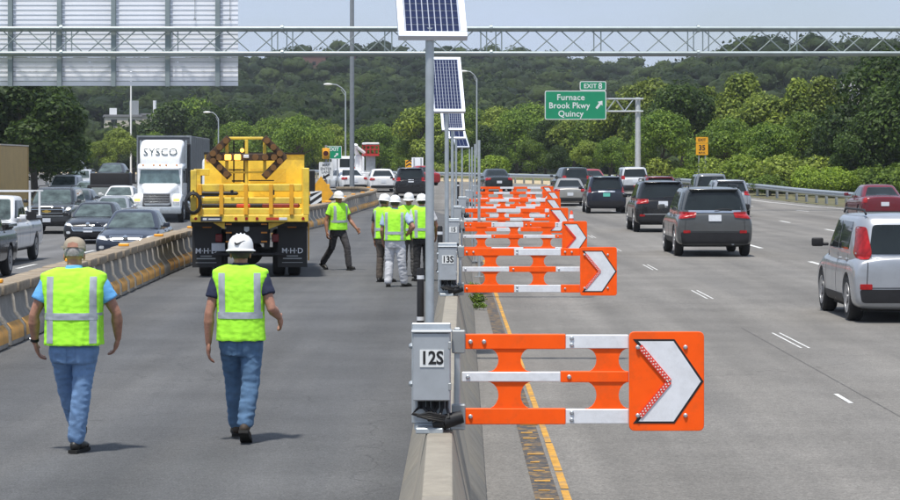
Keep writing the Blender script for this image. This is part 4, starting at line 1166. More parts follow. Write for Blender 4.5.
def car_shell(s):
    """returns (body mesh without material, bvh).  s: dict of measures, y forward"""
    l, w = s['L'] / 2, s['W'] / 2
    top = s['top']; zb = s.get('clear', .2)
    ys = [-l, -l + .035, -l + .12, -l + .35, -l + .75] + [lerp(-l + 1.2, l - 1.2, k / 4) for k in range(5)] + [l - .75, l - .4, l - .16, l - .05, l]
    nose = s.get('nose', (.78, .90, .965))
    tail = s.get('tail', (.90, .955, .985))
    wf = [tail[0], tail[1], tail[2], 1, 1] + [1] * 5 + [1, .985, nose[2], nose[1], nose[0]]
    rings = []
    for i, y in enumerate(ys):
        ww = w * wf[i]; zt = lin(top, y); zz = zb + (.10 if i in (0, len(ys) - 1) else .05 if i in (1, len(ys) - 2) else 0)
        if i == 0: zt -= s.get('tail_drop', .03)
        if i == len(ys) - 1: zt -= s.get('nose_drop', .16)
        if i == len(ys) - 2: zt -= s.get('nose_drop', .16) * .35
        h = zt - zz; cr = s.get('crown', .04)
        half = [(0, zz), (.6 * ww, zz), (.93 * ww, zz + .02), (.985 * ww, zz + .16 * h), (ww, zz + .45 * h), (.995 * ww, zz + .68 * h), (.965 * ww, zz + .86 * h), (.88 * ww, zz + .985 * h), (.5 * ww, zt + cr * .8), (0, zt + cr)]
        rings.append([Vector((x, y, z)) for x, z in half] + [Vector((-x, y, z)) for x, z in half[-2:0:-1]])
    low = MB().loft(rings).mesh('low', None)
    low = bake(low, [('SUBSURF', dict(levels=2, render_levels=2))])
    # wheel housings
    r = s['R']; cut = MB()
    for ay in (s['af'], s['ar']):
        for sx in (-1, 1): cut.cyl((sx * (w - .30), ay, r), (sx * (w + .3), ay, r), r * 1.13, n=28)
    cme = cut.mesh('cut', None, smooth=None)
    co = bpy.data.objects.new('cut', cme)
    low = bake(low, [('BOOLEAN', dict(object=co, operation='DIFFERENCE', solver='EXACT'))])
    bpy.data.objects.remove(co)
    # cabin: stack of rounded rings from belt to roof
    ya, yb_, yc, yd = s['cab']          # windscreen base, roof front, roof rear, rear glass base
    zbelt, zroof = s['belt'], s['H']
    w0, w1 = s.get('w0', .93) * w, s.get('w1', .74) * w
    ex = 2 / s.get('sq', 6.5); cab = []; n = 44
    lev = [(-.25, 0, 0), (0, 0, 0), (.25, 0, 0), (.5, 0, 0), (.75, 0, 0), (.92, 0, 0), (1, .03, 0), (1, .10, .022), (1, .35, .045), (1, .75, .055)]
    hr = zroof - .055
    for tt, shrink, dz in lev:
        tcl = max(0, tt); yf = lerp(ya, yb_, tcl); yr = lerp(yd, yc, tcl); ww = lerp(w0, w1, tcl ** 1.25)
        hl = (yf - yr) / 2 * (1 - shrink); c = (yf + yr) / 2; ww *= (1 - shrink); z = zbelt + (hr - zbelt) * tt + dz
        ring = []
        for k in range(n):
            a = 2 * PI * k / n; ca, sa = math.cos(a), math.sin(a)
            ring.append(Vector((ww * math.copysign(abs(ca) ** ex, ca), c + hl * math.copysign(abs(sa) ** ex, sa), z)))
        cab.append(ring)
    cm = MB().loft(cab).mesh('cab', None)
    bm = bmesh.new(); bm.from_mesh(low); bm.from_mesh(cm)
    me = bpy.data.meshes.new('body'); bm.to_mesh(me); bm.free()
    smooth_all(me, 38)
    return me, bvh_of(me)

def mir(poly): return [(-u, v) for u, v in reversed(poly)]

def car(s, loc, rz, label, cat, colour, name='car', group=None, front=True, rear=True):
    t = empty(name, loc, rz, label, cat, group)
    me, bv = car_shell(s); me.materials.append(colour)
    link(bpy.data.objects.new('body', me), t)
    l, w, r = s['L'] / 2, s['W'] / 2, s['R']
    MB().box(-w * .82, w * .82, -l + .25, l - .25, s.get('clear', .2) - .02, s.get('clear', .2) + .28).build('underbody', M_UNDER, t)
    for ay in (s['af'], s['ar']):
        for sx in (-1, 1): wheel(t, sx * (w - .125), ay, r, rim_m=s.get('rim'), steel=s.get('steel', False))
    # glazing
    ya, yb_, yc, yd = s['cab']; zb, zr = s['belt'], s['H'] - .055
    w0, w1 = s.get('w0', .93) * w, s.get('w1', .74) * w
    A = lambda tt: lerp(ya, yb_, tt) - s.get('apil', .20); Dl = lambda tt: lerp(yd, yc, tt) + s.get('dpil', .22)
    tb, tt_ = s.get('tb', .10), .86
    Z = lambda q: lerp(zb, zr, q)
    for s0, s1 in s['panes']:
        bl, tl, br, tr = max(s0, Dl(tb)), max(s0, Dl(tt_)), min(s1, A(tb)), min(s1, A(tt_))
        if br - bl < .08: continue
        if tr - tl < .06: tr = tl + .06
        for sx in (-1, 1):
            patch(bv, [(bl, Z(tb)), (br, Z(tb)), (tr, Z(tt_)), (tl, Z(tt_))], 'x', sx, .005, .04, 2, name='side_window', m=M_GLASS, parent=t)
    patch(bv, [(-w0 + .13, Z(.04)), (w0 - .13, Z(.04)), (w1 - .10, Z(.93)), (-w1 + .10, Z(.93))], 'y', 1, .006, .07, 3, name='windscreen', m=M_WSCREEN, parent=t, tol=1.2)
    rw = s.get('rw', (.08, .88)); ri = s.get('rwi', .15)
    patch(bv, [(-w0 + ri, Z(rw[0])), (w0 - ri, Z(rw[0])), (w1 - ri + .03, Z(rw[1])), (-w1 + ri - .03, Z(rw[1]))], 'y', -1, .006, .06, 3, name='rear_window', m=M_GLASS, parent=t, tol=1.0)
    def fx(poly, ax, sg, nm, m, both=False, off=.006, rnd=.015, cuts=2, par=t, skirt=.03):
        o = patch(bv, poly, ax, sg, off, rnd, cuts, skirt, nm, m, par)
        if both: patch(bv, mir(poly), ax, sg, off, rnd, cuts, skirt, nm, m, par)
        return o
    # mirrors
    for sx in (-1, 1):
        my = A(.1) - .02
        mr = MB().box(sx * (w + .10) - .09, sx * (w + .10) + .09, my - .05, my + .06, zb + .03, zb + .165).box(sx * (w - .08) if sx > 0 else sx * (w + .02), sx * (w + .02) if sx > 0 else sx * (w - .08), my - .03, my + .03, zb + .04, zb + .09).build('mirror', s.get('mirror', colour), t, bevel=.035, seg=3)
    # side trim: door seams and handles
    for sy in s.get('seams', ()):
        for sx in (-1, 1): patch(bv, [(sy - .006, s.get('clear', .2) + .15), (sy + .006, s.get('clear', .2) + .15), (sy + .006, zb - .02), (sy - .006, zb - .02)], 'x', sx, .002, 0, 4, .01, 'door_seam', M_BLACK, t)
    for sy in s.get('handles', ()):
        for sx in (-1, 1): patch(bv, [(sy - .09, zb - .12), (sy + .09, zb - .12), (sy + .09, zb - .085), (sy - .09, zb - .085)], 'x', sx, .022, .01, 1, .03, 'door_handle', s.get('handle_m', colour), t)
    if s.get('sill'):
        for sx in (-1, 1): patch(bv, [(s['ar'] + r * 1.2, s['clear'] + .05), (s['af'] - r * 1.2, s['clear'] + .05), (s['af'] - r * 1.2, s['clear'] + .20), (s['ar'] + r * 1.2, s['clear'] + .20)], 'x', sx, .006, .02, 2, name='sill_trim', m=M_DARK, parent=t)
    for f in s.get('fit', ()): fx(*f[:4], f[4], **(f[5] if len(f) > 5 else {}))
    for f in s.get('add', ()): f(t, s, colour)
    return t

def rails(t, s, colour, m=M_DARK):
    ya, yb_, yc, yd = s['cab']; w1 = s.get('w1', .74) * s['W'] / 2
    for sx in (-1, 1):
        x = sx * (w1 - .09); MB().tube([(x, yc + .10, s['H'] - .01), (x, yc + .25, s['H'] + .05), (x, yb_ - .35, s['H'] + .05), (x, yb_ - .2, s['H'] - .01)], .018, 6).build('roof_rail', m, t)
def spoiler(t, s, colour):
    ya, yb_, yc, yd = s['cab']; w1 = s.get('w1', .74) * s['W'] / 2
    MB().prism([(yc + .25, s['H'] - .02), (yc - .10, s['H'] - .045), (yc - .12, s['H'] - .07), (yc + .2, s['H'] - .09)], lambda u, v, e: (e, u, v), -w1 + .10, w1 - .10).build('spoiler', colour, t, bevel=.012, seg=2)
def wiper(t, s, colour):
    yr = s['cab'][3]; zb = s['belt']; ang = .1
    MB().tube([(0.0, yr - .05, zb + .06), (.18, yr - .03, zb + .09), (.44, yr - .02, zb + .075)], .011, 6).build('wiper', M_DARK, t)
def antenna(t, s, colour):
    yc = s['cab'][2]; MB().cyl((0, yc + .35, s['H'] - .01), (0, yc + .2, s['H'] + .16), .007, n=6).build('antenna', M_DARK, t)
def exhaust(t, s, colour):
    MB().cyl((.45, -s['L'] / 2 + .02, s['clear'] + .06), (.45, -s['L'] / 2 + .3, s['clear'] + .06), .035, n=10).build('exhaust', M_GALV2, t)

def rear_fit(w, zlamp0, zlamp1, lamp_in, bump, plate_z, l, plate_m=M_PLATE, lamp_in2=None, strip=None, lamp_poly=None, plate_w=.16, refl=None):
    f = []
    lp = lamp_poly or [(w * .975, zlamp0), (w * .97, zlamp1), (lamp_in2 or lamp_in, zlamp1 - .01), (lamp_in, zlamp0 + .03)]
    f.append((lp, 'y', -1, 'tail_light', M_RED, dict(both=True, off=.020, rnd=.03, cuts=2)))
    if bump:
        for a in (-1, 1): f.append(([(a * w * .78 - .006, bump[1] + .02), (a * w * .78 + .006, bump[1] + .02), (a * w * .76 + .006, zlamp0 - .02), (a * w * .76 - .006, zlamp0 - .02)], 'y', -1, 'tailgate_seam', M_BLACK, dict(off=.003, rnd=0, cuts=2, skirt=.01)))
        f.append(([(-w * .78, bump[1] + .015), (w * .78, bump[1] + .015), (w * .78, bump[1] + .028), (-w * .78, bump[1] + .028)], 'y', -1, 'tailgate_seam', M_BLACK, dict(off=.003, rnd=0, cuts=2, skirt=.01)))
    if bump: f.append(([(-w * .86, bump[0]), (w * .86, bump[0]), (w * .90, bump[1]), (-w * .90, bump[1])], 'y', -1, 'bumper', M_DARK, dict(off=.022, rnd=.05, cuts=3)))
    f.append(([(-plate_w, plate_z - .08), (plate_w, plate_z - .08), (plate_w, plate_z + .08), (-plate_w, plate_z + .08)], 'y', -1, 'number_plate', plate_m, dict(off=.018, rnd=.015, cuts=0)))
    if strip: f.append(([(-strip[2], strip[0]), (strip[2], strip[0]), (strip[2], strip[1]), (-strip[2], strip[1])], 'y', -1, 'chrome_strip', M_CHROME, dict(off=.016, rnd=.015, cuts=3)))
    if refl: f.append(([(refl[0], refl[2]), (refl[1], refl[2]), (refl[1], refl[3]), (refl[0], refl[3])], 'y', -1, 'reflector', M_RED, dict(both=True, off=.026, rnd=.015, cuts=1)))
    return f

def suv(L=4.6, W=1.85, H=1.70, **k):
    l = L / 2
    d = dict(L=L, W=W, H=H, R=.36, clear=.24, af=l - .88, ar=-l + .92, belt=1.06, top=[(-l, .98), (-l + .3, 1.06), (0, 1.07), (l - 1.35, 1.08), (l - .9, 1.02), (l - .2, .92), (l, .80)],
             cab=(l - 1.15, l - 1.95, -l + .32, -l + .07), panes=((-9, -l + 1.25), (-l + 1.30, .0), (.05, 9)), w0=.935, w1=.76, tail=(.90, .955, .985), tail_drop=.02, sill=True,
             seams=(.03, -1.0, l - 1.35), handles=(-.15, -1.1))
    d.update(k); return d
def sedan(L=4.75, W=1.82, H=1.46, **k):
    l = L / 2
    d = dict(L=L, W=W, H=H, R=.33, clear=.18, af=l - .92, ar=-l + 1.02, belt=.93, top=[(-l, .86), (-l + .25, .97), (-l + .9, .96), (0, .92), (l - 1.3, .93), (l - .8, .86), (l - .2, .74), (l, .66)],
             cab=(l - 1.22, l - 2.10, -l + 1.35, -l + .62), panes=((-9, -.05), (.0, 9)), w0=.90, w1=.66, tail=(.84, .92, .97), seams=(.0, -1.0, 1.05), handles=(-.15, -.95), tb=.12, dpil=.3, apil=.22)
    d.update(k); return d

def front_fit(w, zl0, zl1, lin_, gr, plate_z, l, lit=True, fog=True, bars=3, gm=M_DARK, chrome=True, low=None):
    f = [([(w * .955, zl0 + .05), (w * .95, zl1), (lin_ + .12, zl1 - .03), (lin_, zl0)], 'y', 1, 'headlight', M_CLEAR, dict(both=True, off=.010, rnd=.03, cuts=3))]
    if lit: f.append(([(lin_ + .10, zl0 + .045), (lin_ + .24, zl0 + .05), (lin_ + .24, zl1 - .05), (lin_ + .10, zl1 - .06)], 'y', 1, 'lamp_bulb', M_HEADLIT, dict(both=True, off=.016, rnd=.04, cuts=1)))
    g0, g1, gw0, gw1 = gr
    if chrome: f.append(([(-gw0 - .03, g0 - .025), (gw0 + .03, g0 - .025), (gw1 + .04, g1 + .02), (-gw1 - .04, g1 + .02)], 'y', 1, 'grille_frame', M_CHROME, dict(off=.012, rnd=.04, cuts=3)))
    f.append(([(-gw0, g0), (gw0, g0), (gw1, g1), (-gw1, g1)], 'y', 1, 'grille', gm, dict(off=.018, rnd=.03, cuts=3)))
    for k in range(bars):
        z = lerp(g0, g1, (k + .75) / (bars + .5)); ww = lerp(gw0, gw1, (k + .75) / (bars + .5)) - .02
        f.append(([(-ww, z - .009), (ww, z - .009), (ww, z + .009), (-ww, z + .009)], 'y', 1, 'grille_bar', M_CHROME, dict(off=.024, rnd=0, cuts=3)))
    f.append(([(-.16, plate_z - .08), (.16, plate_z - .08), (.16, plate_z + .08), (-.16, plate_z + .08)], 'y', 1, 'number_plate', M_PLATE, dict(off=.022, rnd=.012, cuts=0)))
    if low: f.append(([(-low[2], low[0]), (low[2], low[0]), (low[2] * .92, low[1]), (-low[2] * .92, low[1])], 'y', 1, 'lower_intake', M_DARK, dict(off=.010, rnd=.05, cuts=3)))
    if fog: f.append(([(w * .68, .36), (w * .84, .36), (w * .84, .45), (w * .68, .45)], 'y', 1, 'fog_lamp', M_CLEAR, dict(both=True, off=.012, rnd=.04, cuts=1)))
    return f
def emblem(t, s, colour):
    y = s['L'] / 2 - .02; z = s.get('emb', .68)
    MB().lathe((0, 0, 0), [(.075, 0), (.075, .03), (.05, .04)], 16).build('emblem', M_CHROME, t, loc=(0, y, z)).rotation_euler = (R(-90), 0, 0)

def put(x, d, zf, dx=0): return Vector((X(x, d), d, zf(d)))

# --- right carriageway, seen from behind (location = car centre; rear bumper at the measured distance)
RG_ = 'cars driving away on the right'
# silver boxy hatchback at the right edge
s = suv(L=4.1, W=1.79, H=1.62, R=.345, clear=.19, belt=1.02, top=[(-2.05, .92), (-1.85, 1.02), (0, 1.0), (.75, 1.02), (1.4, .95), (1.95, .80), (2.05, .7)], af=1.25, ar=-1.30, cab=(1.2, .55, -1.78, -1.98),
        panes=((-1.25, -.32), (-.26, 9)), w0=.95, w1=.83, rw=(.0, .80), rwi=.20, dpil=.42, seams=(-.28, -1.18, .78), handles=(-.42, -1.25 + .2), tail=(.92, .965, .99), mirror=M_DARK,
        fit=rear_fit(.895, .95, 1.43, .60, (.30, .50), .74, 2.05, lamp_poly=[(.80, .94), (.83, 1.02), (.765, 1.43), (.66, 1.42), (.61, 1.04), (.65, .95)], refl=(.62, .80, .50, .58), plate_w=.2), add=(rails, antenna, wiper))
car(s, (6.87, 37 + 2.05, z_right(38)), 0, 'silver boxy hatchback at the right edge of the picture', 'car', paint('silver', (0.40, 0.42, 0.45), .9), group=RG_)
# grey SUV
GS = dict(L=4.82, W=1.94, H=1.76, R=.385, clear=.27, belt=1.12)
l = 2.41
s = suv(**GS, top=[(-l, 1.04), (-l + .25, 1.12), (0, 1.12), (l - 1.4, 1.13), (l - .9, 1.07), (l - .15, .96), (l, .85)], w0=.92, w1=.74, rw=(.10, .90), rwi=.12,
        fit=rear_fit(.97, .96, 1.14, .50, (.33, .62), .98, l, strip=(1.11, 1.175, .66), refl=(.62, .80, .60, .67), lamp_in2=.46), add=(rails, spoiler, wiper, exhaust, antenna))
car(s, (6.68, 63 + l, z_right(65)), 0, 'dark grey SUV with a plain white plate in the second lane', 'car', paint('graphite', (0.085, 0.09, 0.092), .45), group=RG_)
s = suv(**GS, top=[(-l, 1.04), (-l + .25, 1.12), (0, 1.12), (l - 1.4, 1.13), (l - .9, 1.07), (l - .15, .96), (l, .85)], w0=.92, w1=.74, rw=(.10, .92), rwi=.12,
        fit=rear_fit(.97, .96, 1.14, .50, (.33, .58), .98, l, strip=(.60, .63, .66), refl=(.62, .80, .54, .61)), add=(rails, spoiler, wiper, exhaust))
car(s, (7.25, 85 + l, z_right(87)), 0, 'black SUV just ahead of the dark grey SUV', 'car', paint('black', (0.012, 0.012, 0.014), .2), group=RG_)
# silver wagon
s = suv(L=4.5, W=1.78, H=1.62, fit=rear_fit(.89, .92, 1.12, .56, (.30, .55), .80, 2.25), add=(rails, spoiler, wiper), rw=(.06, .86))
car(s, (12.15, 108 + 2.2, z_right(110)), 0, 'silver wagon partly hidden by the dark grey SUV', 'car', paint('silver', (0.40, 0.42, 0.45), .9), group=RG_)
s = suv(L=4.7, W=1.9, H=1.78, fit=rear_fit(.95, .90, 1.10, .55, (.32, .58), .85, 2.35), add=(rails, wiper))
car(s, (13.1, 125 + 2.3, z_right(127)), 0, 'grey SUV with roof rails ahead of the silver wagon', 'car', paint('steel_grey', (0.16, 0.175, 0.19), .45), group=RG_)
s = suv(L=4.5, W=1.82, H=1.68, fit=rear_fit(.91, .95, 1.25, .66, (.30, .55), .86, 2.25), add=(rails, spoiler))
car(s, (10.2, 121 + 2.2, z_right(123)), 0, 'red SUV ahead of the black SUV', 'car', paint('dark_red', (0.22, 0.012, 0.016), .35), group=RG_)
s = suv(L=4.6, W=1.85, H=1.72, fit=rear_fit(.92, .95, 1.2, .62, (.30, .60), .86, 2.3), add=(rails,))
car(s, (11.0, 150 + 2.2, z_right(152)), 0.05, 'pale silver SUV just below the exit sign post', 'car', paint('pale_silver', (0.6, 0.62, 0.64), .45), group=RG_)
# dark blue crossover with green plate
s = suv(L=4.77, W=1.85, H=1.72, R=.36, rw=(.08, .86), fit=rear_fit(.92, .93, 1.22, .70, (.30, .56), .86, 2.38, plate_m=M_PLATE_G, strip=(.97, 1.05, .40), lamp_poly=[(.895, .95), (.87, 1.30), (.74, 1.22), (.70, .98)]), add=(rails, spoiler, wiper))
car(s, (7.2, 115 + 2.3, z_right(117)), 0, 'dark navy SUV with a green number plate beside the gates', 'car', paint('navy_black', (0.016, 0.02, 0.035), .35), group=RG_)
# silver sedan beside it
s = sedan(fit=rear_fit(.9, .72, .90, .55, (.24, .42), .62, 2.37))
car(s, (6.35, 132 + 2.3, z_right(134)), 0, 'silver sedan half hidden behind the navy SUV', 'car', paint('champagne', (0.38, 0.37, 0.34), .9), group=RG_)
car(sedan(fit=rear_fit(.9, .72, .90, .55, (.24, .42), .62, 2.37)), (X(495, 158), 160.5, z_right(160)), .12, 'dark sedan alone on the far road behind the gates', 'car', paint('dark_green', (0.018, 0.024, 0.024), .35), group=RG_)
car(suv(fit=rear_fit(.92, .95, 1.2, .62, (.30, .60), .86, 2.3)), (X(572, 150), 152, z_right(152)), .12, 'dark SUV beyond the silver sedan', 'car', paint('charcoal', (0.03, 0.032, 0.034), .35), group=RG_)
car(sedan(fit=rear_fit(.9, .72, .90, .55, (.24, .42), .62, 2.37)), (X(590, 158), 160, z_right(160)), .14, 'small red car showing left of the navy SUV roof', 'car', paint('red', (0.33, 0.015, 0.02), .3), group=RG_)
# red sedan at the right edge
s = sedan(L=4.9, W=1.85, H=1.48, fit=rear_fit(.92, .70, .98, .66, (.24, .40), .70, 2.45, lamp_poly=[(.90, .72), (.87, 1.0), (.72, .96), (.70, .76)]), tail_drop=.0, top=[(-2.45, .93), (-2.2, 1.02), (-1.6, 1.0), (0, .94), (1.15, .94), (1.65, .87), (2.25, .75), (2.45, .66)], belt=.96)
car(s, (17.4, 100 + 2.4, z_right(102)), 0, 'dark red sedan near the right edge, just above the silver hatchback', 'car', paint('maroon', (0.15, 0.012, 0.022), .4), group=RG_)
# far cars on the closed side
FG = 'cars beyond the curved barrier'
s = suv(L=4.7, W=1.9, H=1.76, fit=rear_fit(.95, .95, 1.2, .62, (.30, .60), .98, 2.35), add=(rails, spoiler, wiper))
car(s, (X(409, 146), 148.3, z_mid(148)), .05, 'black SUV on the far road left of the front solar pole', 'car', paint('black', (0.012, 0.012, 0.014), .2), group=FG)
car(sedan(fit=rear_fit(.9, .72, .90, .55, (.24, .40), .66, 2.37)), (X(380, 158), 160, z_mid(160)), .10, 'white sedan on the far road right of the thick pole', 'car', paint('white', (0.74, 0.75, 0.76), .0), group=FG)
car(sedan(fit=rear_fit(.9, .72, .90, .55, (.24, .40), .66, 2.37)), (X(343, 160), 162, z_mid(162)), .35, 'white sedan behind the curved barrier, crossed by the thick pole', 'car', paint('white', (0.74, 0.75, 0.76), .0), group=FG)
car(sedan(L=4.5), (X(421, 186), 186, z_mid(186)), .3, 'small dark red car just visible left of the solar poles', 'car', paint('red', (0.33, 0.015, 0.02), .3), group=FG)

# --- oncoming queue on the left, facing the camera (rz = pi); location: front bumper at distance d
QG = 'oncoming traffic queue on the left'
def oncoming(s, x, d, label, colour, cat='car', name='car', rz=PI, z=None):
    return car(s, (x, d + s['L'] / 2, z_left(d) if z is None else z), rz, label, cat, colour, name=name, group=QG)
s = sedan(L=4.8, W=1.84, H=1.47, fit=front_fit(.91, .60, .76, .50, (.60, .72, .36, .46), .47, 2.4, low=(.25, .38, .5)), add=(emblem,), emb=.69)
oncoming(s, -9.35, 72, 'dark blue sedan in the nearest lane of the oncoming queue', paint('dark_blue', (0.028, 0.036, 0.055), .5))
s = sedan(L=4.95, W=1.85, H=1.46, fit=front_fit(.91, .62, .76, .52, (.48, .58, .50, .56), .50, 2.47, chrome=True, bars=2, low=(.24, .40, .62)), add=(emblem,), emb=.70)
oncoming(s, -12.75, 88, 'black sedan left of the dark blue sedan', paint('black', (0.012, 0.012, 0.014), .2))
def bowtie(t, s, colour):
    l = s['L'] / 2
    MB().prism([(-.19, .03), (-.075, .03), (-.075, .06), (.075, .06), (.075, .03), (.19, .03), (.16, -.03), (.075, -.03), (.075, -.06), (-.075, -.06), (-.075, -.03), (-.16, -.03)], lambda u, v, e: (u, e, .915 + v), l + .0, l + .03).build('emblem', mat('gold_emblem', (0.55, 0.36, 0.08), .3, .7), t)
l = 2.6
s = suv(L=5.2, W=2.0, H=1.88, R=.40, clear=.33, belt=1.22, top=[(-l, 1.15), (-l + .3, 1.22), (0, 1.22), (l - 1.4, 1.24), (l - .9, 1.21), (l - .15, 1.14), (l, 1.08)], nose=(.90, .955, .985), nose_drop=.05,
        fit=front_fit(.99, .92, 1.12, .70, (.74, 1.10, .66, .66), .56, l, bars=2, fog=False, low=(.40, .52, .8)), add=(bowtie, rails))
oncoming(s, -16.3, 101, 'dark grey large SUV with chrome grille left of the black sedan', paint('dark_slate', (0.04, 0.044, 0.05), .45))
s = sedan(fit=front_fit(.9, .60, .76, .52, (.48, .60, .40, .45), .45, 2.37))
oncoming(s, -14.55, 106, 'silver sedan between the black sedan and the white lorry', paint('silver', (0.40, 0.42, 0.45), .9))
oncoming(sedan(fit=front_fit(.9, .60, .76, .52, (.48, .60, .40, .45), .45, 2.37)), -17.4, 130, 'white sedan behind the silver sedan in the queue', paint('white', (0.74, 0.75, 0.76), .0))
oncoming(sedan(fit=front_fit(.9, .60, .76, .52, (.48, .60, .40, .45), .45, 2.37)), -18.6, 123, 'grey sedan roof behind the large dark SUV', paint('steel_grey', (0.16, 0.175, 0.19), .45))
oncoming(suv(fit=front_fit(.92, .72, .90, .55, (.6, .8, .4, .45), .5, 2.3)), X(60, 150), 150, 'white van-like SUV far back at the left of the queue', paint('white', (0.74, 0.75, 0.76), .0))
oncoming(suv(fit=front_fit(.92, .72, .90, .55, (.6, .8, .4, .45), .5, 2.3)), X(76, 172), 172, 'farthest pale SUV of the oncoming queue', paint('pale_silver', (0.6, 0.62, 0.64), .45))
oncoming(sedan(fit=front_fit(.9, .60, .76, .52, (.48, .60, .40, .45), .45, 2.37)), X(83, 143), 143, 'silver blue sedan roof left of the flatbed in the queue', paint('blue_silver', (0.3, 0.36, 0.42), .5))

# pickups at the left edge
def pickup_bed(t, s, colour):
    l, w = s['L'] / 2, s['W'] / 2; y1 = s['cab'][3] - .12; z = s['belt']
    MB().box(-w + .12, w - .12, -l + .10, y1, z - .05, z + .052).build('bed_shade', M_UNDER, t)  # solid dark slab between the rails: painted shade of an open bed
    rr = MB()
    for a in ((-w + .04, -w + .13), (w - .13, w - .04)): rr.box(a[0], a[1], -l + .05, y1, z + .0, z + .075)
    rr.box(-w + .04, w - .04, -l + .03, -l + .12, z, z + .075).build('bed_rail', colour, t, bevel=.01)
def rack(t, s, colour):
    w = s['W'] / 2; y0, y1 = -s['L'] / 2 + .25, s['cab'][3] - .2; z = s['belt']
    for yy in (y0, y1):
        for sx in (-1, 1): MB().box(sx * (w - .09) - .03, sx * (w - .09) + .03, yy - .03, yy + .03, z, z + .78).build('rack_post', M_WHITE, t)
        MB().box(-w - .02, w + .02, yy - .035, yy + .035, z + .78, z + .82).build('rack_bar', M_WHITE, t)
    for sx in (-1, 1): MB().box(sx * (w + .30) - .13, sx * (w + .30) + .13, .98, 1.06, z + .02, z + .24).box(min(sx * (w - .05), sx * (w + .2)), max(sx * (w - .05), sx * (w + .2)), 1.0, 1.04, z + .08, z + .13).build('tow_mirror', M_DARK, t)
l = 2.95
PK = dict(L=5.9, W=2.0, H=1.92, R=.40, clear=.36, af=l - .95, ar=-l + 1.25, belt=1.22, top=[(-l, 1.20), (-l + .3, 1.22), (0, 1.22), (l - 1.5, 1.24), (l - .9, 1.22), (l - .15, 1.14), (l, 1.05)], nose=(.9, .955, .985), nose_drop=.05, tail=(.96, .98, .99),
          cab=(l - 1.35, l - 2.05, -.62, -.78), panes=((-9, .15), (.2, 9)), w0=.92, w1=.78, dpil=.12, seams=(-.55, 1.15), handles=(-.35,))
s = dict(PK, fit=front_fit(.99, .85, 1.10, .70, (.74, 1.08, .62, .62), .58, l, bars=2, fog=False) + [([(-1.3, .95), (-1.0, .95), (-1.0, 1.05), (-1.3, 1.05)], 'x', -1, 'badge', M_GALV2, dict(off=.004, cuts=0))], add=(pickup_bed, rack))
oncoming(s, -13.1, 68.6, 'white pickup with a ladder rack at the left edge', paint('white', (0.74, 0.75, 0.76), .0), 'pickup truck', 'pickup_truck')
s = dict(PK, L=5.6, H=1.78, clear=.32, cab=(l - 1.35, l - 2.1, -1.25, -1.42), panes=((-9, -.25), (-.2, 9)), seams=(-.2, -1.2, 1.15), handles=(-.35, -1.1), fit=front_fit(.99, .85, 1.10, .70, (.74, 1.08, .62, .62), .58, 2.8, bars=2, fog=False), add=(pickup_bed,))
s['top'] = [(-2.8, 1.18), (-2.5, 1.22), (0, 1.22), (1.4, 1.24), (2.0, 1.22), (2.65, 1.14), (2.8, 1.05)]; s['af'] = 1.85; s['ar'] = -1.65
oncoming(s, -12.0, 58.2, 'black pickup at the left edge in front of the white pickup', paint('black_truck', (0.02, 0.02, 0.022), .3), 'pickup truck', 'pickup_truck')
# flatbed recovery truck carrying a dark car
t = empty('flatbed_truck', (X(106, 138), 138, z_left(138)), 0, 'dark flatbed truck in the queue carrying a car on its deck', 'truck', QG)
MB().box(-1.05, 1.05, .0, 1.4, .45, 1.35).build('bonnet', M_DARK, t, bevel=.08, seg=2); MB().box(-1.1, 1.1, 1.4, 2.9, .45, 2.0).build('cab', M_DARK, t, bevel=.08, seg=2)
MB().box(-1.2, 1.2, 2.9, 9.0, .95, 1.10).build('deck', M_GALV2, t); MB().box(-.4, .4, 1, 8.8, .55, .95).build('frame', M_UNDER, t)
for sx in (-1, 1):
    for yy in (.75, 7.0): wheel(t, sx * 1.0, yy, .42, .25, steel=True)
MB().box(-.8, .8, -.02, .0, .7, 1.2).build('grille', M_CHROME, t)
oncoming(sedan(fit=front_fit(.9, .60, .76, .52, (.48, .60, .40, .45), .45, 2.37)), X(107, 141.5), 141.5, 'dark sedan riding high on the flatbed truck deck', paint('dark_slate', (0.04, 0.044, 0.05), .45), z=z_left(138) + 1.10)
# tan box truck on the far left
d0 = 112
t = empty('box_truck', (-20.15, d0, z_left(104)), 0, 'tan box truck body at the left edge behind the white pickup', 'truck', QG)
M_TAN = mat('tan_panel', (0.44, 0.29, 0.09), 0.55, var=.08, scale=1.5, dirt=(.25, .17, .07), dirt_amt=.3)
zt_ = CAM_H + (166 - 146.5) * d0 / F - z_left(104)
MB().box(-1.25, 1.25, -7.0, 0, .95, zt_).build('box', M_TAN, t, bevel=.03); MB().box(-1.28, 1.28, -7.03, .03, zt_, zt_ + .06).build('roof_cap', mat('pale_cap', (.5, .45, .38), .6), t)
MB().box(-1.27, 1.27, -.10, .035, .95, zt_ - .02).build('corner_post', mat('tan_trim', (0.36, 0.24, 0.08), .6), t)
MB().box(-1.1, 1.1, -9.0, -7.1, .6, 2.5).build('cab', M_TAN, t, bevel=.15, seg=3); MB().box(-1.0, 1.0, -9.03, -8.95, 1.6, 2.3).build('windscreen', M_GLASS, t); MB().box(-.45, .45, -8.8, -.1, .6, .95).build('frame', M_UNDER, t)
for sx in (-1, 1):
    for yy in (-8.0, -1.8): wheel(t, sx * 1.05, yy, .45, .28, steel=True)

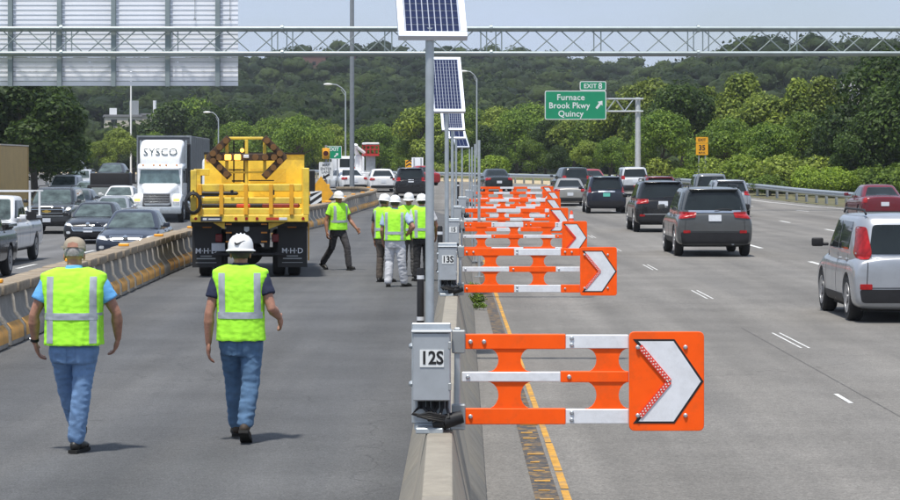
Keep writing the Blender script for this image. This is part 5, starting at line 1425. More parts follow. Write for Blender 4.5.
# ------------------------------------------------------------------ white articulated lorry
d0 = 117.0
t = empty('articulated_lorry', (X(156.5, d0), d0, z_left(d0)), R(1.5), 'white articulated lorry with dark refrigerated trailer facing the camera', 'lorry', QG)
M_LW = mat('lorry_white', (0.80, 0.82, 0.84), 0.35, var=0.04, coat=.5, dirt=(.4, .38, .35), dirt_amt=.1)
def hull(rows):
    """loft of rounded cross sections: (y, half width, z0, z1, corner)"""
    rings = []
    for y, w, z0, z1, c in rows:
        rings.append([Vector((u, y, v)) for u, v in round_poly([(-w, z0), (w, z0), (w, z1), (-w, z1)], c, 4)])
    return MB().loft(rings)
hood = hull([(0, .48, .85, 1.42, .12), (.08, .60, .80, 1.52, .15), (.5, .68, .8, 1.62, .2), (1.2, .80, .8, 1.74, .22), (1.75, .90, .8, 1.86, .2)]).build('bonnet', M_LW, t, smooth=50)
for sx in (-1, 1):
    fn = hull([(.12, .20, .72, 1.05, .1), (.2, .24, .6, 1.22, .12), (.75, .25, .58, 1.36, .15), (1.5, .25, .62, 1.34, .15), (1.7, .22, .7, 1.2, .1)])
    o = fn.build('wing', M_LW, t, smooth=50); o.location = (sx * .90, 0, 0)
    MB().box(-.15, .15, -.01, .05, .86, 1.02).build('headlight', M_CLEAR, t, bevel=.02, loc=(sx * .90, .10, -.02))
    MB().box(-.14, .14, -.02, .05, 0, .11).build('turn_signal', M_AMBERLIT, t, bevel=.02, loc=(sx * .92, .12, 1.02))
    MB().box(sx * 1.26 - .07, sx * 1.26 + .07, 1.9, 2.02, 1.85, 2.55).tube([(sx * 1.0, 1.95, 2.5), (sx * 1.26, 1.95, 2.5)], .02, 6).build('mirror', M_DARK, t, bevel=.02)
g = MB().box(-.62, .62, -.035, .06, .92, 1.38).build('grille', M_DARK, t, bevel=.03, seg=2)
for k in range(5): MB().tube([(-.60, -.02, .97 + k * .092), (-.3, -.055, .97 + k * .092), (.3, -.055, .97 + k * .092), (.60, -.02, .97 + k * .092)], .022, 6).build('grille_bar', M_CHROME, g)
MB().box(-1.15, 1.15, -.10, .25, .42, .76).build('bumper', M_GALV, t, bevel=.05, seg=2); MB().box(-.16, .16, -.125, -.10, .5, .66).build('number_plate', M_PLATE, t)
cabh = hull([(1.7, 1.05, .9, 2.60, .12), (2.05, 1.10, .9, 2.78, .18), (3.4, 1.10, .9, 2.85, .2)]).build('cab', M_LW, t, smooth=50)
MB().add([(-.98, 1.66, 1.82), (.98, 1.66, 1.82), (.90, 1.68, 2.48), (-.90, 1.68, 2.48), (-.98, 1.76, 1.82), (.98, 1.76, 1.82), (.90, 1.80, 2.48), (-.90, 1.80, 2.48)], [(0, 1, 2, 3), (1, 5, 6, 2), (3, 2, 6, 7), (0, 3, 7, 4), (4, 5, 1, 0), (7, 6, 5, 4)]).build('windscreen', mat('lorry_glass', (.10, .15, .16), .05, var=.5, scale=2.5, spec=.7), t, bevel=.02)
for sx in (-1, 1): MB().box(sx * 1.095 - .012, sx * 1.095 + .012, 2.0, 2.75, 1.85, 2.45).build('side_window', M_GLASS, t)
fair = hull([(1.95, .92, 2.68, 3.02, .15), (2.1, .98, 2.6, 3.35, .2), (2.5, 1.02, 2.6, 3.72, .25), (3.4, 1.05, 2.6, 3.92, .25)]).build('roof_fairing', M_LW, t, smooth=50)
vis = MB().box(-.98, .98, 1.60, 1.72, 2.50, 2.60).build('visor', M_LW, t, bevel=.03)
lettering('SYSCO', .50, mat('slate_ink', (.05, .08, .09), .5, var=0), t, (0, 2.035, 3.32), rot=(R(65.6), 0, 0), bold=.0, sx=1.08, depth=.012)
for k in (-.8, -.3, 0, .3, .8): MB().ell((k, 1.78, 2.70), (.06, .05, .035), 8, 6).build('marker_lamp', M_AMBER, t)
MB().box(-1.3, 1.3, 4.0, 17.0, 1.15, 4.12).build('trailer', mat('trailer_grey', (.13, .135, .145), .5, .2, var=.1, scale=1.2), t, bevel=.03)
MB().box(.72, 1.28, 3.75, 4.0, 2.3, 3.75).box(-1.0, -.2, 3.7, 4.0, 2.2, 3.6).build('cooling_unit', M_BLACK, t, bevel=.04)
fr = MB().box(-1.31, 1.31, 3.97, 4.06, 4.05, 4.14).box(1.24, 1.315, 3.96, 4.06, 1.15, 4.05).box(-1.315, -1.24, 3.96, 4.06, 1.15, 4.05).build('trailer_frame', M_GALV2, t)
for k in range(12): MB().box(1.302, 1.318, 4.6 + k * 1.05, 4.68 + k * 1.05, 1.2, 4.05).build('side_rib', M_GALV2, t)
MB().box(-.5, .5, 1.0, 16.5, .7, 1.15).box(-1.0, 1.0, 3.2, 4.4, .7, 1.05).build('chassis', M_UNDER, t)
for sx in (-1, 1):
    for yy in (.95, 4.6, 5.9, 14.2, 15.5): wheel(t, sx * 1.08, yy, .50, .28, steel=True)
    MB().cyl((sx * 1.05, 2.3, .75), (sx * 1.05, 3.3, .75), .3, n=16).build('fuel_tank', M_CHROME, t)
    MB().cyl((sx * 1.08, 3.55, 1.1), (sx * 1.08, 3.55, 3.9), .07, n=10).build('exhaust_stack', M_CHROME, t)

# ------------------------------------------------------------------ yellow stake-bed truck with arrow board (seen from behind)
d0 = 52.5
SXT = F / d0
t = empty('yellow_truck', (X(249.5, d0), d0, 0), R(4.0), 'yellow stake-bed highway truck with a lit arrow board', 'truck')
def u(x): return (x - 249.5) / SXT
def v(y): return CAM_H + (166 - y) / SXT
M_YB = M_YELLOW
# deck and tail sill
MB().box(u(190.5), u(308.5), 0, 5.2, v(222), v(215)).build('deck', M_YB, t, bevel=.012)
MB().box(u(191), u(308), .3, 5.0, v(227), v(222)).build('deck_frame', M_DARK, t)
for x in (196, 236, 246.5, 257, 303): MB().cyl((u(x), -.025, v(218.6)), (u(x), .01, v(218.6)), .032, n=12).build('marker_light', M_RED, t)
MB().box(u(266), u(279), -.012, .0, v(220), v(217.5)).build('red_tape', mat('red_tape', (.5, .05, .02), .5), t); MB().box(u(279), u(287), -.012, .0, v(220), v(217.5)).build('white_tape', M_REFL, t)
MB().box(u(201), u(222), -.014, .0, v(221.5), v(216.5)).build('maker_plate', mat('dark_plate', (.05, .055, .07), .4), t)
MB().box(u(203), u(207), -.018, -.0145, v(220), v(218)).box(u(208.5), u(220), -.018, -.0145, v(219.7), v(218.4)).build('plate_print', M_REFL, t)
# tailgate: stakes and slats
for (a, b_) in ((214.6, 208.5), (203.6, 197.5), (191.4, 184.2)):
    MB().box(u(199), u(302), .02, .055, v(a), v(b_)).build('slat', M_YB, t, bevel=.012)
for x in (200, 221.5, 246, 271, 291.5): MB().box(u(x) - .042, u(x) + .042, -.03, .02, v(214.8), v(184)).build('stake', M_ORANGEYEL, t, bevel=.01)
for x in (190.8, 303): MB().box(u(x), u(x) + .13, .0, .12, v(215), v(170 if x < 200 else 168)).build('corner_post', M_YB, t, bevel=.012)
MB().box(u(303.6), u(308.4), .12, 5.1, v(215), v(168)).box(u(190.9), u(194), .12, 5.1, v(215), v(186)).build('side_panel', M_YB, t, bevel=.012)
# load: headboard and stored signs
MB().box(u(198), u(307), 4.9, 5.05, v(214), v(152)).build('headboard', M_YB, t, bevel=.01)
MB().box(u(197.5), u(307.5), 4.86, 5.09, v(153.5), v(151)).build('headboard_rail', M_DARK, t)
MB().box(u(192), u(198), 2.0, 2.1, v(214), v(169)).box(u(191), u(207), 2.0, 2.1, v(176), v(169)).build('side_rack', M_YB, t, bevel=.01)
for x0, x1, y0, y1 in ((200, 238, 195.5, 191.8), (200, 300, 208.4, 203.9)): MB().box(u(x0), u(x1), .5, .6, v(y0), v(y1)).build('load', M_DARK, t, bevel=.03)
MB().box(u(236), u(250), .42, .5, v(208), v(204.3)).build('load', mat('red_fabric', (.6, .06, .02), .7), t, bevel=.02); MB().box(u(262), u(299), .42, .5, v(208.2), v(204)).build('load', mat('dark_red_load', (.2, .03, .02), .6, var=.5, scale=5), t, bevel=.02)
mesh_m = mat('yellow_mesh', (.6, .42, .06), .5)
for x0, x1 in ((217, 238), (248, 287)):
    mm = MB()
    n = int((x1 - x0) * 1.2)
    for k in range(n + 12):
        for sg in (1, -1):
            a = u(x0) + (u(x1) - u(x0)) * (k - 6) / n; h = v(169) - v(184); e = a + sg * h
            p0, p1 = Vector((a, 4.7, v(184))), Vector((e, 4.7, v(169)))
            lo, hi = u(x0), u(x1)
            if max(p0.x, p1.x) < lo or min(p0.x, p1.x) > hi: continue
            def clip(p, q_):
                if p.x < lo: return p.lerp(q_, (lo - p.x) / (q_.x - p.x))
                if p.x > hi: return p.lerp(q_, (hi - p.x) / (q_.x - p.x))
                return p
            mm.cyl(clip(p0, p1), clip(p1, p0), .006, n=4, caps=False)
    mm.build('wire_mesh', mesh_m, t); MB().box(u(x0), u(x1), 4.72, 4.74, v(168.8), v(168)).box(u(x0), u(x1), 4.72, 4.74, v(184.8), v(184)).build('mesh_frame', M_YB, t)
MB().box(u(200), u(204.5), -.0, .01, v(161), v(156)).build('flag_decal', mat('flag_red', (.5, .2, .2), .6), t).location.y = 4.885
MB().box(u(200), u(203), -.004, .0, v(158.6), v(156)).build('flag_canton', mat('flag_blue', (.05, .1, .4), .6), t).location.y = 4.885
# coiled hose
hs = MB()
for k in range(4):
    pts_ = [(u(193.5) + (.17 - .012 * k) * math.cos(a), -.05 - .022 * k, v(203) + (.23 - .015 * k) * math.sin(a)) for a in [2 * PI * i / 22 for i in range(23)]]
    hs.tube(pts_, .017, 6)
hs.tube([(u(193.5), -.06, v(190)), (u(194.5), -.06, v(194)), (u(193.5), -.06, v(197))], .017, 6); hs.build('hose', M_CABLE, t)
for x in (232, 273): MB().box(u(x) - .03, u(x) + .03, -.02, .02, v(195), v(190)).build('latch', M_DARK, t)
MB().box(u(200), u(219), -.0, .02, v(196.5), v(195)).build('bar', M_DARK, t).location.y = -.04
# arrow board
ab_y = .9
def bar(a, b_, w, nm, m, par, dpt=.09, y=ab_y):
    a = Vector(a); b_ = Vector(b_); dr = (b_ - a).normalized(); nr = Vector((-dr.y, dr.x)) * w
    return MB().prism([tuple(a + nr), tuple(a - nr), tuple(b_ - nr), tuple(b_ + nr)], lambda p, q_, e: (p, e, q_), y, y + dpt).build(nm, m, par, bevel=.008)
M_BROWN = mat('arrow_housing', (.07, .042, .025), .6, var=.2, scale=8); M_LENSB = mat('unlit_lens', (.17, .085, .025), .35, var=.2)
W2 = .075
segs = [((u(209), v(157)), (u(283.5), v(157))), ((u(207), v(158.5)), (u(228.5), v(137))), ((u(207), v(155.5)), (u(229), v(177.5))), ((u(285), v(158.5)), (u(263.5), v(137))), ((u(285), v(155.5)), (u(263.5), v(177.5)))]
for i, (a, b_) in enumerate(segs): bar(a, b_, W2, 'arrow_bar', M_BROWN, t, y=ab_y - .01 * i)
def lampq(x, y, m, nm='lamp'):
    MB().cyl((u(x), ab_y - .10, v(y)), (u(x), ab_y - .02, v(y)), .070, .062, 14).build(nm, m, t)
for x in (218, 255, 265, 274): lampq(x, 157, M_LENSB)
for i in range(3):
    f = (i + .8) / 3.3
    for (a, b_) in segs[1:]:
        p = Vector(a).lerp(Vector(b_), f); MB().cyl((p.x, ab_y - .13, p.y), (p.x, ab_y - .03, p.y), .066, .06, 14).build('lamp', M_LENSB, t)
for x in (227.3, 237): MB().box(u(x) - .07, u(x) + .07, ab_y - .08, ab_y - .02, v(160), v(154.2)).build('lit_lamp', M_AMBERLIT, t, bevel=.015)
MB().ell((u(241.5), ab_y + .2, v(150)), .045, 10, 7).build('beacon', M_AMBERLIT, t); MB().box(u(243), u(248.5), ab_y - .08, ab_y - .02, v(158), v(154.5)).build('control_unit', M_REFL, t, bevel=.01)
MB().box(u(228), u(263), ab_y + .1, ab_y + .16, v(139), v(136.3)).box(u(226), u(266), ab_y + .1, ab_y + .16, v(173.5), v(171.5)).build('arrow_frame', M_YB, t, bevel=.01)
for x in (226, 246, 264.5): MB().box(u(x) - .035, u(x) + .035, ab_y + .1, ab_y + .16, v(214 if x == 246 else 171.6), v(139)).build('arrow_upright', M_YB, t, bevel=.01)
for x in (233, 243.5): MB().box(u(x) - .015, u(x) + .015, ab_y + .2, ab_y + .23, v(183), v(140)).build('cable_run', M_DARK, t)
MB().box(u(228), u(244), ab_y + .2, ab_y + .24, v(170.5), v(169.2)).box(u(231), u(243), ab_y + .2, ab_y + .24, v(182), v(180.5)).box(u(248), u(274), ab_y + .2, ab_y + .24, v(181.3), v(180.2)).build('cross_bar', M_DARK, t)
# below the deck
for (x0, x1) in ((191.5, 221), (277.5, 307.5)):
    MB().box(u(x0), u(x1), .62, .645, v(268.5), v(223)).build('mud_flap', mat('flap_rubber', (.014, .014, .015), .6, var=.1), t)
for cx in (205.5, 292.5):
    lettering('M·H·D', .165, M_REFL, t, (u(cx), .615, v(252)), bold=.001, sx=1.0, depth=.002)
    MB().box(u(cx) - .12, u(cx) + .12, .613, .617, v(257.6), v(256.6)).box(u(cx) - .20, u(cx) + .20, .613, .617, v(260.2), v(259)).box(u(cx) - .22, u(cx) + .22, .613, .617, v(264), v(263.4)).build('flap_print', M_GALV2, t)
MB().box(u(226), u(269), .3, .34, v(244), v(224)).build('hitch_plate', M_DARK, t, bevel=.01)
MB().prism(round_poly([(u(244), v(231)), (u(246.5), v(232.4)), (u(249), v(231)), (u(249), v(227)), (u(244), v(227))], .01), XZ, .285, .299).build('badge', M_GALV, t)
for y in (224.5, 233, 242):
    for (x0, x1) in ((225.5, 231.5), (261, 267)): MB().box(u(x0), u(x1), .288, .298, v(y + .75), v(y - .75)).build('reflector', M_AMBER, t)
for sx, xs in ((-1, (206.5, 213, 224.5)), (1, (292, 285.5, 268.5))):
    MB().prism([(u(xs[1]), v(223)), (u(xs[2]), v(223)), (u(xs[2]), v(229.5))], XZ, .26, .3).build('gusset', M_YB, t)
    MB().box(u(xs[0]) - .10, u(xs[0]) + .10, .55, .60, v(228.5), v(224.5)).build('amber_lamp', M_AMBER, t, bevel=.015)
for x in (218.5, 275.2): MB().box(u(x) - .075, u(x) + .075, .56, .62, v(243), v(234.5)).build('tail_light', mat('deep_red_lens', (.20, .008, .012), .25), t, bevel=.02)
MB().box(u(211), u(224.5), .58, .60, v(252), v(244)).build('number_plate', M_PLATE, t)
MB().box(u(213), u(286), .35, .5, v(256), v(253.5)).build('rear_bar', M_DARK, t, bevel=.01)
MB().box(-.42, -.30, .3, 6.0, .60, .95).box(.30, .42, .3, 6.0, .60, .95).box(-.9, .9, 1.2, 1.5, .40, .60).ell((0, 1.35, .5), (.28, .28, .28)).build('chassis', M_UNDER, t)
for sx in (-1, 1):
    for xo in (.62, .95): wheel(t, sx * xo, 1.35, .5, .27, steel=True)
    wheel(t, sx * .98, 6.3, .5, .28, steel=True)
MB().box(-1.15, 1.15, 5.4, 7.2, .8, 2.55).build('cab', M_LW, t, bevel=.12, seg=3); MB().box(-.9, .9, 5.37, 5.41, 1.8, 2.35).build('cab_window', M_GLASS, t)
for sx in (-1, 1): MB().box(sx * 1.38 - .10, sx * 1.38 + .10, 6.4, 6.5, 1.75, 2.25).box(min(sx * 1.15, sx * 1.3), max(sx * 1.15, sx * 1.3), 6.43, 6.47, 2.1, 2.15).build('mirror', M_DARK, t, bevel=.03)
MB().box(u(308.5), u(309.6), .7, 1.3, v(262), v(224)).build('side_ladder', M_ORANGEYEL, t)

# ------------------------------------------------------------------ bucket truck far away
d0 = 176.0
t = empty('bucket_truck', (X(363, d0), d0, z_mid(d0)), .25, 'white bucket truck with red railed platform beyond the curved barrier', 'truck')
k = d0 / F
MB().box(-1.1, 1.1, 0, 4.2, .55, 1.05).build('bed', M_WHITE, t, bevel=.03); MB().box(-1.05, 1.05, 4.2, 6.0, .5, 2.2).build('cab', M_WHITE, t, bevel=.15, seg=2); MB().box(-.8, .8, 4.17, 4.2, 1.4, 2.0).build('cab_window', M_GLASS, t)
MB().box(.5, 1.1, .9, 1.4, 1.05, 2.2).build('mast', M_GALV2, t); MB().box(-.2, .25, 1.3, 1.9, 1.05, 2.25).build('turret', M_WHITE, t, bevel=.06); MB().tube([(0, 1.6, 2.2), (-.35, 1.2, 2.7), (-.3, 1.0, 3.0)], .15, 8).tube([(-.35, 1.2, 2.95), (.4, 1.2, 2.4)], .11, 8).build('boom', M_WHITE, t)
M_REDS = mat('red_steel', (.5, .03, .025), .5)
pf = MB().box(.3, 1.3, .6, 1.7, 2.2, 2.36).build('platform', M_REDS, t)
rl = MB()
for zz_ in (2.62, 2.9):
    for yy in (.62, 1.68): rl.box(.3, 1.3, yy - .04, yy + .04, zz_, zz_ + .08)
for xx in (.35, .65, .95, 1.25):
    for yy in (.62, 1.68): rl.box(xx - .03, xx + .03, yy - .03, yy + .03, 2.36, 2.95)
rl.build('railing', M_REDS, pf); MB().box(.28, 1.32, .55, 1.75, 3.0, 3.15).build('canopy', M_WHITE, pf, bevel=.06)
for sx in (-1, 1):
    for yy in (.9, 5.1): wheel(t, sx * .92, yy, .42, .28, steel=True)
    MB().box(sx * .8 - .12, sx * .8 + .12, -.03, 0, .75, .9).build('tail_light', M_RED, t)
MB().box(-.4, .4, .2, 5.5, .45, .6).build('chassis', M_UNDER, t)
for dx, zz_, h, lb in ((-.15, 1.06, .8, 'orange cone riding on the bed of the bucket truck'),): 
    p = t.matrix_basis @ Vector((dx - .45, .35, zz_)); cone('traffic_cone', lb, 0, p, h)
cone('traffic_cone', 'red cone on the road right of the bucket truck', 0, (X(384, 182), 182, z_mid(182)), 1.0)
# ------------------------------------------------------------------ people
def blob(mb, voxel, smooth=4, wr=0.0, wscale=(9, 9, 16), seed=0.0):
    """weld overlapping closed shapes into one continuous skin"""
    me = mb.mesh('blob', None, smooth=None)
    out = bake(me, [('REMESH', dict(mode='VOXEL', voxel_size=voxel, use_smooth_shade=True)), ('SMOOTH', dict(factor=.5, iterations=smooth))])
    if wr > 0:
        nv = len(out.vertices); co = np.empty(nv * 3, np.float32); no = np.empty(nv * 3, np.float32)
        out.vertices.foreach_get('co', co); out.vertex_normals.foreach_get('vector', no)
        co = co.reshape(-1, 3); no = no.reshape(-1, 3); f = np.empty(nv, np.float32)
        for i, c in enumerate(co.tolist()):
            n1 = noise.noise((c[0] * wscale[0] + seed, c[1] * wscale[1], c[2] * wscale[2]))
            n2 = noise.noise((c[0] * 22 + seed, c[1] * 22, c[2] * 34 + 5))
            f[i] = (1 - abs(n1) * 2.2) * .7 + n2 * .35          # ridged folds
        out.vertices.foreach_set('co', (co + no * (wr * f)[:, None]).ravel())
        out.update()
    return smooth_all(out)
def limb(mb, pts, rs, n=12):
    """tapered limb with rounded joints; rs: radius or (rx, ry) flattened"""
    for (a, ra), (b_, rb) in zip(zip(pts, rs), zip(pts[1:], rs[1:])):
        mb.cyl(a, b_, ra, rb, n)
    for p, r in zip(pts, rs): mb.ell(p, r, 12, 8)
    return mb
def oval_loft(mb, rows, n=20, e=2.5):
    rings = []
    for z, rx, ry, cx, cy in rows:
        ring = []
        for k in range(n):
            a = 2 * PI * k / n; ca, sa = math.cos(a), math.sin(a)
            ring.append(Vector((cx + rx * math.copysign(abs(ca) ** (2 / e), ca), cy + ry * math.copysign(abs(sa) ** (2 / e), sa), z)))
        rings.append(ring)
    return mb.loft(rings)
def cloth(name, col, rough=.85, fine=.18):
    m = mat('cloth_' + name, col, rough, var=.14, scale=7, bump=.25, bscale=160)
    return m
def denim(name, col):
    return mat('denim_' + name, col, .9, var=.28, scale=5, bump=.35, bscale=220, dirt=tuple(min(1, c * 1.5 + .03) for c in col), dirt_amt=.3)
M_VEST = mat('lime_vest', (0.42, 0.95, 0.055), 0.75, spec=.2, var=.05, scale=8, bump=.15, bscale=120)
M_TAPE = mat('grey_tape', (0.36, 0.40, 0.44), 0.45, var=.08, scale=25)
M_SKIN = mat('skin', (0.37, 0.185, 0.125), .55, var=.2, scale=26, bump=.15, bscale=140, dirt=(.42, .17, .12), dirt_amt=.4)
M_SKIN_T = mat('tanned_skin', (0.30, 0.14, 0.085), .55, var=.14, scale=18)
M_HAT = mat('hard_hat_white', (0.80, 0.80, 0.79), .3, var=.03, coat=.3)
M_BOOT = mat('black_leather', (0.015, 0.014, 0.013), .5, var=.3, scale=14)
M_BOOTB = mat('brown_boot', (0.05, 0.035, 0.024), .7, var=.3, scale=14)

def fingers(mb, wrist, fore, out, up, curl, s=1.0):
    """palm and five fingers; fore = direction the hand points, out = toward the thumb side, up = back of the hand"""
    fore, out, up = fore.normalized(), out.normalized(), up.normalized()
    pc = wrist + fore * .05 * s
    q = Matrix((out, up, fore)).transposed()
    mb.ell(wrist + fore * .048 * s, (.041 * s, .018 * s, .056 * s), 12, 8, q)
    tips = []
    for i, (o, ln) in enumerate(((.029, .072), (.010, .082), (-.010, .076), (-.028, .058))):
        b_ = wrist + fore * .086 * s + out * o * s
        d1 = (fore * math.cos(curl * .5) - up * math.sin(curl * .5)); d2 = (fore * math.cos(curl * 1.25) - up * math.sin(curl * 1.25)); d3 = (fore * math.cos(curl * 1.9) - up * math.sin(curl * 1.9))
        p1 = b_ + d1 * ln * .46 * s; p2 = p1 + d2 * ln * .32 * s; p3 = p2 + d3 * ln * .26 * s
        limb(mb, [b_ - fore * .03 * s, b_, p1, p2, p3], [.0105 * s, .0105 * s, .0095 * s, .0088 * s, .0078 * s], 8)
    b_ = wrist + fore * .022 * s + out * .030 * s
    p1 = b_ + (out * .75 + fore * .65 - up * .15).normalized() * .042 * s; p2 = p1 + (fore * .9 + out * .25 - up * .3).normalized() * .034 * s
    limb(mb, [b_ - out * .012 * s, b_, p1, p2], [.014 * s, .014 * s, .0115 * s, .0095 * s], 8)

def person(label, loc, yaw, J, look, group, voxel=.011):
    """J: joints in local metres (x right, y ahead, z up).  look: clothing"""
    t = empty('person', loc, yaw, label, 'person', group)
    V3 = lambda p: Vector(p)
    b = look.get('build', 1.0)                       # stoutness
    hp = V3(J['hip']); ch = V3(J['chest']); nk = V3(J['neck']); hd = V3(J['head'])
    hips = [hp + Vector((sx * .092 * (1 + (b - 1) * .4), 0, -.02)) for sx in (-1, 1)]
    sh = [ch + Vector((sx * .178 * (1 + (b - 1) * .55), 0, .10)) for sx in (-1, 1)]
    el = [V3(p) for p in J['elbow']]; wr = [V3(p) for p in J['wrist']]
    kn = [V3(p) for p in J['knee']]; an = [V3(p) for p in J['ankle']]
    # ---- body: one skin from head to ankles
    bd = MB()
    oval_loft(bd, [(hp.z - .1, .14 * b, .10 * b, hp.x, hp.y), (hp.z + .05, .145 * b, .10 * b, hp.x, hp.y), ((hp.z + ch.z) / 2, .135 * b, .095 * b, (hp.x + ch.x) / 2, (hp.y + ch.y) / 2), (ch.z, .16 * b, .10, ch.x, ch.y), (ch.z + .10, .14, .085, ch.x, ch.y), (nk.z - .02, .07, .07, nk.x, nk.y - .005)])
    limb(bd, [nk - Vector((0, 0, .06)), nk + Vector((0, .01, .07))], [.062, .058])
    for i, sx in enumerate((-1, 1)):
        limb(bd, [sh[i], sh[i].lerp(el[i], .55), el[i]], [.056 * b ** .5, .049 * b ** .5, .040])
        limb(bd, [el[i], el[i].lerp(wr[i], .28), el[i].lerp(wr[i], .7), wr[i]], [.041, .046 * b ** .4, .035 * b ** .4, .027])
        limb(bd, [hips[i], kn[i], an[i]], [.07, .048, .036])
        fo = (wr[i] - el[i]).normalized(); fo = (fo + Vector(J.get('handdir', ((0, 0, 0), (0, 0, 0)))[i])).normalized()
        upv = Vector((sx, -.25, 0)); upv = (upv - fo * upv.dot(fo)).normalized()
        outv = upv.cross(fo) * (1 if sx > 0 else -1)
        if outv.y < 0: outv = -outv
        if J.get('no_hand', ())[i:i + 1] == (1,): bd.ell(wr[i] + fo * .04, (.04, .03, .05))
        else: fingers(bd, wr[i], fo, outv, upv, J.get('curl', .5), 1.14)
    # head
    rt = Matrix.Rotation(J.get('nod', 0), 3, 'X')
    rt = Matrix.Rotation(J.get('turn', 0), 3, 'Z') @ rt
    H_ = lambda x, y, z: hd + rt @ Vector((x, y, z))
    bd.ell(H_(0, -.012, .025), (.077, .098, .095), 16, 11, rt); bd.ell(H_(0, .025, -.045), (.058, .070, .075), 14, 9, rt); bd.ell(H_(0, .055, -.085), (.034, .035, .028), 10, 7, rt)
    bd.ell(H_(0, .098, -.012), (.014, .022, .022), 10, 7, rt); bd.ell(H_(0, .090, .006), (.010, .014, .03), 8, 6, rt); bd.ell(H_(0, .082, .032), (.05, .016, .012), 10, 6, rt); bd.ell(H_(0, .086, -.05), (.024, .012, .010), 8, 6, rt)
    for sx in (-1, 1): bd.ell(H_(sx * .081, -.012, -.012), (.010, .022, .034), 8, 7, rt)
    bd.cyl(nk, H_(0, -.02, -.05), .058, .056, 14)
    me = blob(bd, voxel * .62, 2); me.materials.append(look.get('skin', M_SKIN))
    body = link(bpy.data.objects.new('body', me), t)
    for sx in (-1, 1):
        MB().ell(H_(sx * .032, .083, .012), (.014, .009, .008), 8, 6, rt).build('eye', M_BLACK, t)
    # ---- hair
    hm = look.get('hair')
    if hm:
        hb = MB().ell(H_(0, -.026, .022), (.083, .096, .098), 18, 12, rt)
        hr_ = blob(hb, .012, 2, .004, (40, 40, 25)); bm = bmesh.new(); bm.from_mesh(hr_)
        inv = rt.inverted()
        dele = [f for f in bm.faces if (inv @ (f.calc_center_median() - hd)).y > .035 or (inv @ (f.calc_center_median() - hd)).z < look.get('hairline', -.045)]
        bmesh.ops.delete(bm, geom=dele, context='FACES'); bm.to_mesh(hr_); bm.free(); hr_.materials.append(hm)
        link(bpy.data.objects.new('hair', hr_), t)
    # ---- trousers
    tr = MB(); wl = look.get('leg', 1.0)
    oval_loft(tr, [(hp.z - .16, .155 * b, .115 * b, hp.x, hp.y), (hp.z - .06, .172 * b, .125 * b, hp.x, hp.y - .01), (hp.z + .03, .165 * b, .118 * b, hp.x, hp.y), (hp.z + .10, .155 * b, .11 * b, hp.x, hp.y)])
    for i in range(2):
        a = an[i] + (kn[i] - an[i]).normalized() * .02
        limb(tr, [hips[i] + Vector((0, 0, -.02)), hips[i].lerp(kn[i], .5), kn[i], kn[i].lerp(a, .5), a], [.098 * b ** .5, .088 * wl, .074 * wl, .072 * wl, .068 * wl], 14)
    me = blob(tr, voxel, 5, .0095 if voxel < .013 else .009, (8, 8, 17), J.get('seed', 1)); me.materials.append(look['trousers']); tro = link(bpy.data.objects.new('trousers', me), t)
    tb_ = bvh_of(me)
    for sx in (-1, 1):
        xc = hp.x + sx * .085 * b
        patch(tb_, [(xc - .062, hp.z - .03), (xc + .062, hp.z - .03), (xc + .058, hp.z - .15), (xc, hp.z - .18), (xc - .058, hp.z - .15)], 'y', -1, .004, .01, 3, .006, 'back_pocket', look['trousers'], tro, far=1.5, tol=.1)
    # ---- shirt
    sh_ = MB()
    oval_loft(sh_, [(hp.z - .02, .165 * b, .115 * b, hp.x, hp.y), ((hp.z + ch.z) / 2, .158 * b, .113 * b, (hp.x + ch.x) / 2, (hp.y + ch.y) / 2), (ch.z, .182 * b, .12, ch.x, ch.y), (ch.z + .11, .165 * b, .10, ch.x, ch.y), (nk.z - .01, .078, .078, nk.x, nk.y - .005)])
    for i in range(2):
        f = look.get('sleeve', .62)
        if f <= 1:
            e_ = sh[i].lerp(el[i], f); sh_.ell(sh[i] + Vector((0, 0, -.02)), .068 * b ** .5, 14, 9); sh_.cyl(sh[i] + Vector((0, 0, -.02)), e_, .067 * b ** .5, .071 * b ** .5, 16)
        else: limb(sh_, [sh[i] + Vector((0, 0, -.015)), el[i], el[i].lerp(wr[i], f - 1)], [.076 * b ** .5, .058, .046], 14)
    sh_.lathe((nk.x, nk.y - .004, nk.z - .03), [(.07, 0), (.072, .03), (.067, .058)], 18)
    me = blob(sh_, voxel, 3, .004, seed=J.get('seed', 1) + 3); me.materials.append(look['shirt']); link(bpy.data.objects.new('shirt', me), t)
    # ---- vest
    vz0 = look.get('hem', hp.z - .06); vb = look.get('vest', b); sw = .226 * (1 + (vb - 1) * .8)
    ve = MB()
    oval_loft(ve, [(vz0, .196 * vb, .150 * vb, hp.x, hp.y), (vz0 + .10, .190 * vb, .146 * vb, hp.x, hp.y), ((hp.z + ch.z) / 2 + .02, .188 * vb, .142 * vb, (hp.x + ch.x) / 2, (hp.y + ch.y) / 2), (ch.z - .02, .205 * vb, .142 * vb ** .5, ch.x, ch.y), (ch.z + .075, sw, .128, ch.x, ch.y), (ch.z + .128, sw * .99, .108, ch.x, ch.y), (ch.z + .152, sw * .82, .09, ch.x, ch.y), (ch.z + .18, .12, .085, ch.x, ch.y), (nk.z + .0, .082, .085, nk.x, nk.y - .006)], 24, 2.7)
    vm = blob(ve, voxel, 3, .010, (9, 9, 3.5), J.get('seed', 1) + 7)
    bm = bmesh.new(); bm.from_mesh(vm)
    bmesh.ops.delete(bm, geom=[f for f in bm.faces if f.calc_center_median().z < vz0 + .012 and abs(f.normal.z) > .6], context='FACES'); bm.to_mesh(vm); bm.free()
    vm.materials.append(look.get('vest_m', M_VEST)); vo = link(bpy.data.objects.new('vest', vm), t)
    bv = bvh_of(vm)
    tw = .028; bz = look.get('band', vz0 + .17); top = ch.z + .125; xo = .142 * vb
